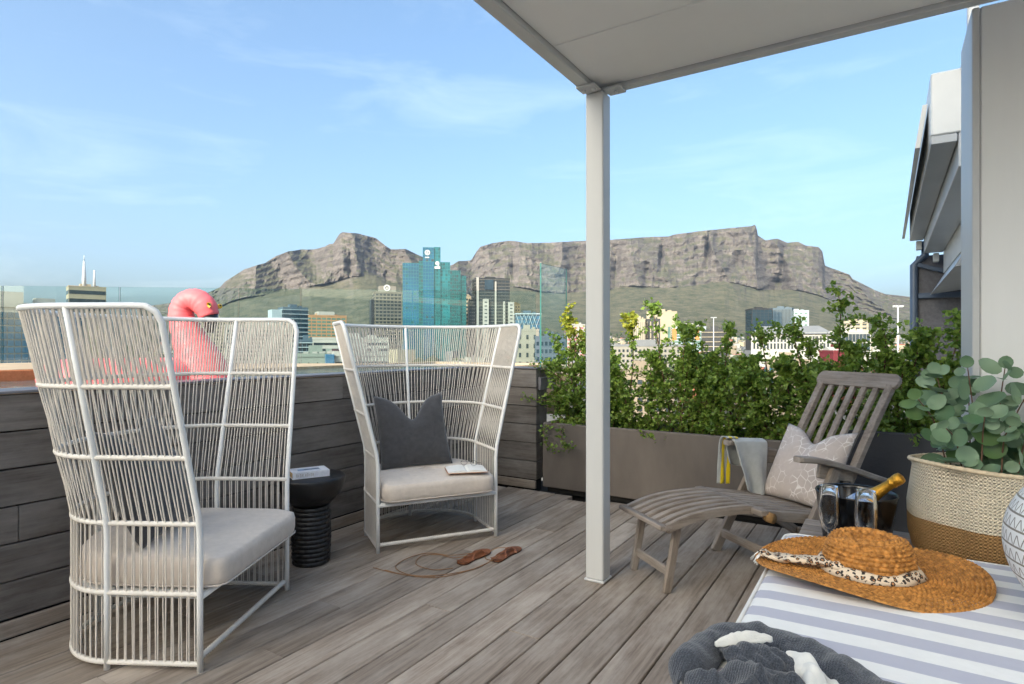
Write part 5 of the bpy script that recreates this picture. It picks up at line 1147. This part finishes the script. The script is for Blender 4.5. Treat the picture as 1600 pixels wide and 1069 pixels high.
def eleaf(p, d, up, k, young=False, sc=1.0):
    o = link(lv[2*k+(1 if young else 0)], 'leaf', plant); X_ = Vector(d).normalized(); Z_ = (Vector(up)-X_*Vector(up).dot(X_)).normalized(); Y_ = Z_.cross(X_)
    o.matrix_local = Matrix(((X_.x, Y_.x, Z_.x, p[0]), (X_.y, Y_.y, Z_.y, p[1]), (X_.z, Y_.z, Z_.z, p[2]), (0, 0, 0, 1))) @ Matrix.Scale(sc, 4)
toC = Vector((-.6, -.78, .15))
stems = [((-.10, -.02), (-.27, -.02, .62)), ((-.06, .03), (-.14, .05, .73)), ((0, 0), (-.03, .02, .76)), ((.03, -.03), (.09, -.02, .76)), ((.05, 0), (.20, -.04, .70)), ((-.05, -.07), (-.12, -.16, .56)), ((.04, -.08), (.10, -.17, .56)), ((.09, 0), (.33, -.08, .58)), ((.08, -.05), (.26, -.14, .52)), ((0, -.08), (-.02, -.16, .52)), ((-.08, -.05), (-.22, -.10, .50)), ((.02, .06), (.04, .10, .66))]
for si, (b_, e_) in enumerate(stems):
    e_ = Vector(e_); e_.z = .34+(e_.z-.34)*.80; e_.x *= .88; P = catmull([(b_[0], b_[1], .02), (b_[0]*1.2, b_[1]*1.2, .22), ((b_[0]+e_.x)/2, (b_[1]+e_.y)/2, (e_.z+.25)/2+.05), e_], 6)
    mb = MB(); mb.tube(P, [.004-.0025*i/len(P) for i in range(len(P))], 6); mb.build('stem', M_stem, plant)
    m_ = len(P); an = re_.uniform(0, 6)
    for i in range(7, m_, 1):
        d = (P[min(i+1, m_-1)]-P[i-1]).normalized(); an += 1.55
        s1 = d.cross(Vector((cos(an), sin(an), .3))).normalized()
        for sg in (1, -1):
            if re_.random() < .38: continue
            dr = (s1*sg+d*.35+Vector((0, 0, re_.uniform(-.3, .2)))).normalized(); up = (toC+Vector((re_.uniform(-.7, .7), re_.uniform(-.5, .5), re_.uniform(-.2, .9)))).normalized()
            if abs(dr.dot(up)) > .9: up = Vector((0, 0, 1))
            eleaf(P[i]+dr*.008, dr, up, re_.choice([0, 0, 1, 2, 3]), si == 0 and re_.random() < .5 or re_.random() < .06, re_.uniform(.55, 1.05)*(1 if i < m_-3 else .75))
    eleaf(P[-1], (P[-1]-P[-3]), toC, 3, si == 0, .8)
# --- ice bucket, bottle and flutes on the low table
M_bkt = mat('black_gloss_plastic', (.006, .006, .007), .18, .2, 5, spec=.6)
kc = Vector((1.372, 2.375, ZT)); bk_ = thing('ice_bucket', 'glossy black ice bucket on the low wooden table', 'bucket', kc)
mb = MB(); mb.lathe([(.001, .001), (.112, .001), (.118, .006), (.143, .188), (.146, .194), (.144, .198), (.139, .196), (.136, .185), (.112, .012), (.001, .010)], 48); mb.build('pail', M_bkt, bk_)
m, t_, p = nodes('ice'); p.inputs['Base Color'].default_value = (.92, .95, .97, 1); p.inputs['Roughness'].default_value = .15; p.inputs['Transmission Weight'].default_value = .6; p.inputs['IOR'].default_value = 1.31
for k in range(9):
    a_ = re_.uniform(0, 6.3); r_ = .10*sqrt(re_.random()); mb = MB(); M_ = Matrix.Translation((kc.x+r_*cos(a_)-.02, kc.y+r_*sin(a_), ZT+.135+re_.uniform(-.015, .015))) @ Matrix.Rotation(re_.uniform(0, 3), 4, Vector((re_.random()+.1, re_.random(), re_.random())).normalized())
    mb.cbox(-.014, .014, -.014, .014, -.012, .012, .005); o = mb.build('ice_cube', m); o.matrix_world = M_; tag(o, 'small clear ice cube inside the black ice bucket', 'ice cube', 'ice cubes in the bucket')
M_gold = mat('gold_foil', srgb(214, 158, 58), .32, .2, 40, metal=.85, bump=.5, bscale=160); M_bott = mat('dark_green_glass', (.010, .016, .008), .08, .2, 4, spec=.8); M_lab = mat('blue_white_label', srgb(196, 208, 222), .5, .25, 60, col2=srgb(92, 122, 172), lo=.45, hi=.6)
base = Vector((1.302, 2.400, .548)); ax = (Vector((1.452, 2.205, .768))-base).normalized()
Xv = ax.cross(Vector((0, 0, 1))).normalized(); Yv = ax.cross(Xv); Mb = Matrix(((Xv.x, Yv.x, ax.x, base.x), (Xv.y, Yv.y, ax.y, base.y), (Xv.z, Yv.z, ax.z, base.z), (0, 0, 0, 1)))
bot = thing('champagne_bottle', 'gold-foiled champagne bottle leaning in the black ice bucket', 'bottle'); bot.matrix_world = Mb
bot.rotation_mode = 'XYZ'
SB = 1.03
def blathe(nm, prof, mt): mb = MB(); mb.lathe([(r_*SB, z*SB) for r_, z in prof], 32); mb.build(nm, mt, bot)
blathe('glass_body', [(.001, .006), (.03, .0), (.041, .006), (.0425, .02), (.0425, .105), (.040, .130), (.033, .160), (.024, .188)], M_bott)
blathe('label', [(.0428, .10), (.0405, .1305), (.0335, .1605), (.0275, .180)], M_lab)
blathe('foil', [(.0262, .182), (.0215, .205), (.0185, .232), (.0170, .262), (.0195, .266), (.0200, .274), (.0185, .278), (.0205, .283), (.0212, .298), (.0185, .309), (.010, .313), (.001, .314)], M_gold)
m, t_, p = nodes('clear_glass'); p.inputs['Base Color'].default_value = (1, 1, 1, 1); p.inputs['Roughness'].default_value = 0; p.inputs['Transmission Weight'].default_value = 1; p.inputs['IOR'].default_value = 1.38
def flute(lab, loc, s_=1):
    t = thing('champagne_flute', lab, 'glass', loc, 0, 'champagne flutes')
    mb = MB(); mb.lathe([(.0305*s_, .246), (.0345*s_, .20), (.0365*s_, .15), (.034*s_, .112), (.024*s_, .086), (.010*s_, .072), (.0045, .066), (.0040, .03), (.0045, .008), (.012, .0045), (.034, .002), (.034, .0), (.001, .0)], 36); 
    mb.lathe([(.001, .078), (.010*s_, .080), (.0225*s_, .090), (.0328*s_, .1135), (.0354*s_, .15), (.0335*s_, .20), (.0297*s_, .246), (.0305*s_, .246)], 36); mb.build('bowl', m, t)
f1 = Vector((1.205, 2.262, ZT)); f2 = Vector((1.302, 2.190, ZT))
flute('slender clear champagne flute left of the ice bucket front', f1); flute('wider clear champagne flute in front of the ice bucket', f2, 1.04)
# ------------------------------------------------------------------ pink inflatable flamingo on the pool
M_pink = mat('pink_vinyl', srgb(238, 112, 116), .5, .06, 3, bump=.25, bscale=14, spec=.35); M_pinkl = mat('pale_pink_vinyl', srgb(240, 160, 168), .3, .05, 3, spec=.5); M_blk = mat('black_vinyl', (.01, .01, .01), .3, .1, 5); M_yl = mat('yellow_vinyl', srgb(232, 190, 60), .35, .05, 5)
YF = 4.0; fl = thing('inflatable_flamingo', 'pink inflatable flamingo float on the pool behind the left rope chair', 'pool float')
c_ = px(204, 598, YF); mb = MB(); n = 48; rings = []
for i in range(n):
    a_ = 2*pi*i/n; rings.append([(c_.x+(.40+.135*cos(b_)*(1-.03*abs(sin(a_*6))))*cos(a_), c_.y+.05+(.40+.135*cos(b_))*sin(a_), 1.035+.125*sin(b_)) for b_ in [2*pi*k/16 for k in range(16)]])
mb.loft(rings, sm=True, wrap=True); mb.build('ring', M_pink, fl)
path = [(326, 606, .17), (316, 575, .155), (303, 545, .125), (291, 517, .095), (284, 497, .080), (285, 480, .074), (295, 470, .074), (309, 470, .078), (321, 480, .076), (327, 495, .060)]
P = [px(x, y, YF) for x, y, r_ in path]; PP = catmull(P, 6); rad = [interp([(i*6, p[2]) for i, p in enumerate(path)], k)*(1-.035*(k % 3 == 0)) for k in range(len(PP))]
mb = MB(); mb.tube(PP, rad, 18); mb.build('neck', M_pink, fl)
mb = MB(); mb.tube([px(327, 493, YF), px(330, 506, YF), px(328, 520, YF)], [.056, .045, .02], 12); mb.build('beak', M_blk, fl)
for s_ in (-1, 1):
    e_ = px(330, 477, YF)+Vector((.012, s_*.066, 0)); mb = MB(); mb.lathe([(.001, .004), (.014, .003), (.018, -.010)], 14, M=Matrix.Translation(e_+Vector((.012, 0, 0))) @ Matrix.Rotation(-s_*-pi/2*.75, 4, 'X') @ Matrix.Rotation(.5, 4, 'Y')); ey = mb.build('eye', M_yl, fl)
    mb = MB(); mb.lathe([(.001, .007), (.007, .006), (.009, -.004)], 12, M=Matrix.Translation(e_+Vector((.014, s_*.004, 0))) @ Matrix.Rotation(s_*pi/2*.75, 4, 'X') @ Matrix.Rotation(.5, 4, 'Y')); mb.build('pupil', M_blk, ey)
# ------------------------------------------------------------------ hedge shrubs in the planters
M_hleaf = leafmat('hedge_leaf', (.100, .190, .026), (.330, .440, .075), .4, .42); M_tip = leafmat('sunlit_young_hedge_leaf', (.26, .30, .03), (.44, .42, .05), .4, .4); M_hst = mat('red_brown_twig', srgb(96, 66, 52), .8, .25, 40)  # tip leaves coloured yellow for both new growth and sun on them
rh = random.Random(99)
def shrub(lab, group, a, zsoil, tall, spread, nleaf, seed, droop=False, young=False):
    rh.seed(seed); x0, y0 = W2(a, 4.70); t = thing('hedge_shrub', lab, 'shrub', (x0, y0, zsoil), TR, group); sm = MB(); lf = MB(); tp = MB()
    def leaf(mb, p, s_):
        d = Vector((rh.gauss(0, 1), rh.gauss(0, 1), rh.gauss(0, .7)+.25)).normalized(); q = d.cross(Vector((rh.gauss(0, 1), rh.gauss(0, 1), rh.gauss(0, 1)))).normalized()
        L_ = s_*rh.uniform(.55, 1.35); W_ = L_*rh.uniform(.34, .46); n_ = d.cross(q)*L_*.12
        mb.add([p, p+d*L_*.45+q*W_+n_, p+d*L_, p+d*L_*.45-q*W_+n_], [(0, 1, 2, 3)])
    def branch(P, r0, dens, s_, tipf=0):
        C_ = catmull(P, 5); sm.tube(C_, [max(.0014, r0*(1-.8*i/len(C_))) for i in range(len(C_))], 5, cap=False)
        for i, p in enumerate(C_):
            f = i/len(C_)
            for _ in range(dens): leaf(tp if (tipf and f > tipf) else lf, p+Vector((rh.gauss(0, .016), rh.gauss(0, .016), rh.gauss(0, .016))), s_)
        return C_
    for (dx, dy, ht, lean) in tall:
        b_ = Vector((dx, dy, 0)); e_ = Vector((dx+lean, dy+rh.uniform(-.05, .05), ht)); mid = (b_+e_)/2+Vector((rh.uniform(-.05, .05), rh.uniform(-.05, .05), 0))
        yg = .62 if young and ht > .75 else 0
        C_ = branch([b_, b_*.7+mid*.3+Vector((rh.uniform(-.03, .03), 0, 0)), mid, e_*.7+mid*.3+Vector((rh.uniform(-.03, .03), 0, 0)), e_], .008, 5, .035, yg)
        for k in range(14):
            i = int(len(C_)*rh.uniform(.18, .97)); p = C_[i]; an = rh.uniform(0, 6.3); f = i/len(C_); ln = rh.uniform(.07, .20)*(1.15-.65*f); d = Vector((cos(an), sin(an)*.8, rh.uniform(.0, .9)))
            branch([p, p+d*ln*.5+Vector((0, 0, .01)), p+d*ln], .003, 3, .034, .01 if yg and f > .68 else 0)
    # dense lower mass
    for k in range(nleaf):
        zz = rh.random()**1.45*.50; p0 = Vector((rh.gauss(0, spread*.55), rh.gauss(0, .12), zz+.0)); d = Vector((rh.gauss(0, 1), rh.gauss(0, .9), rh.uniform(-.1, 1))).normalized(); ln = rh.uniform(.05, .13)
        C_ = [p0, p0+d*ln*.5, p0+d*ln]; sm.tube(C_, .0016, 4, cap=False)
        for q in range(13): leaf(lf, p0+d*ln*rh.random()+Vector((rh.gauss(0, .012), rh.gauss(0, .012), rh.gauss(0, .012))), .033)
    if droop:
        for (P) in droop: branch([Vector(p) for p in P], .004, 6, .028)
    kind(sm.build('twigs', M_hst, t), 'stuff'); kind(lf.build('foliage', M_hleaf, t), 'stuff')
    if tp.v: kind(tp.build('sunlit_young_foliage', M_tip, t), 'stuff')
def topz(x, y, Y): return EYE+(540-y)/F*Y
Z1 = .54; Z2 = .64
GR = 'hedge shrubs along the planters'; LB = 'bushy small-leaved green hedge shrub growing in the planter row'
shrub('leftmost hedge shrub with sunlit yellow-green tips and sprays trailing over the planter', GR, -2.30, Z1, [(-.07, .0, 1.00, .0), (-.03, .04, .90, -.03), (-.13, 0, .74, -.07), (.02, .05, .66, -.12), (.16, -.05, .58, .1), (-.05, 0, .50, -.20), (-.02, .06, .84, .05)], .16, 66, 1,
      [[(-.05, -.2, .06), (-.14, -.30, .02), (-.12, -.34, -.10), (-.02, -.35, -.15)], [(.0, -.2, .05), (.02, -.32, -.02), (.08, -.34, -.13), (.12, -.35, -.10)], [(-.1, -.1, .22), (-.26, -.2, .24), (-.38, -.24, .26)], [(-.06, -.1, .40), (-.2, -.15, .50), (-.36, -.18, .53)]], True)
shrub('hedge shrub with a yellow-green tip just right of the white post', GR, -1.80, Z1, [(-.02, 0, .95, .0), (.12, .05, .62, .08), (-.14, 0, .6, -.05), (.2, -.04, .55, .05), (.02, -.06, .5, -.1)], .17, 66, 2, None, True)
shrub('hedge shrub with the tallest leaning sprig right of the post', GR, -1.50, Z1, [(.05, 0, 1.04, -.16), (.08, .03, .88, .02), (.15, -.04, .68, .06), (-.1, .04, .6, 0), (.2, 0, .55, .08)], .17, 66, 3)
spots_ = [(-2.05, Z1, .62), (-1.22, Z1, .68), (-.98, Z1, .78), (-.74, Z1, .70), (-.50, Z1, .74), (-.34, Z1, .86)]
LBS = ['hedge shrub hidden mostly by the white post', 'hedge shrub rising in front of the orange-panelled office', 'hedge shrub in front of the parking garage', 'hedge shrub midway between the post and the deck chair', 'hedge shrub below the black glass cube', 'tall hedge shrub at the right end of the taupe planter']
for k, (a, z, h) in enumerate(spots_):
    shrub(LBS[k], GR, a, z, [(rh.uniform(-.05, .05), 0, h*rh.uniform(1.05, 1.28), rh.uniform(-.10, .10)), (-.10, .05, h*.85, -.04), (.10, -.05, h*.80, .05), (.0, -.08, h*.62, .08), (-.04, .08, h*.7, .0)], .16, 66, 20+k)
for k, (a, h) in enumerate(((-.08, .68), (.14, .60), (.36, .74), (.60, .70), (.86, .66))):
    shrub(['green shrub at the left end of the charcoal planter', 'green shrub directly behind the deck chair top rail', 'green shrub between the deck chair back and the dark pier', 'green shrub behind the eucalyptus and below the dark pier', 'green shrub in the charcoal planter mostly hidden by the white wall'][k], 'shrubs in the charcoal planter', a, Z2, [(0, 0, h*1.12, .04), (-.09, .05, h*.9, -.05), (.10, -.05, h*.8, .06), (.05, .06, h*.95, .0)], .14, 48, 40+k)
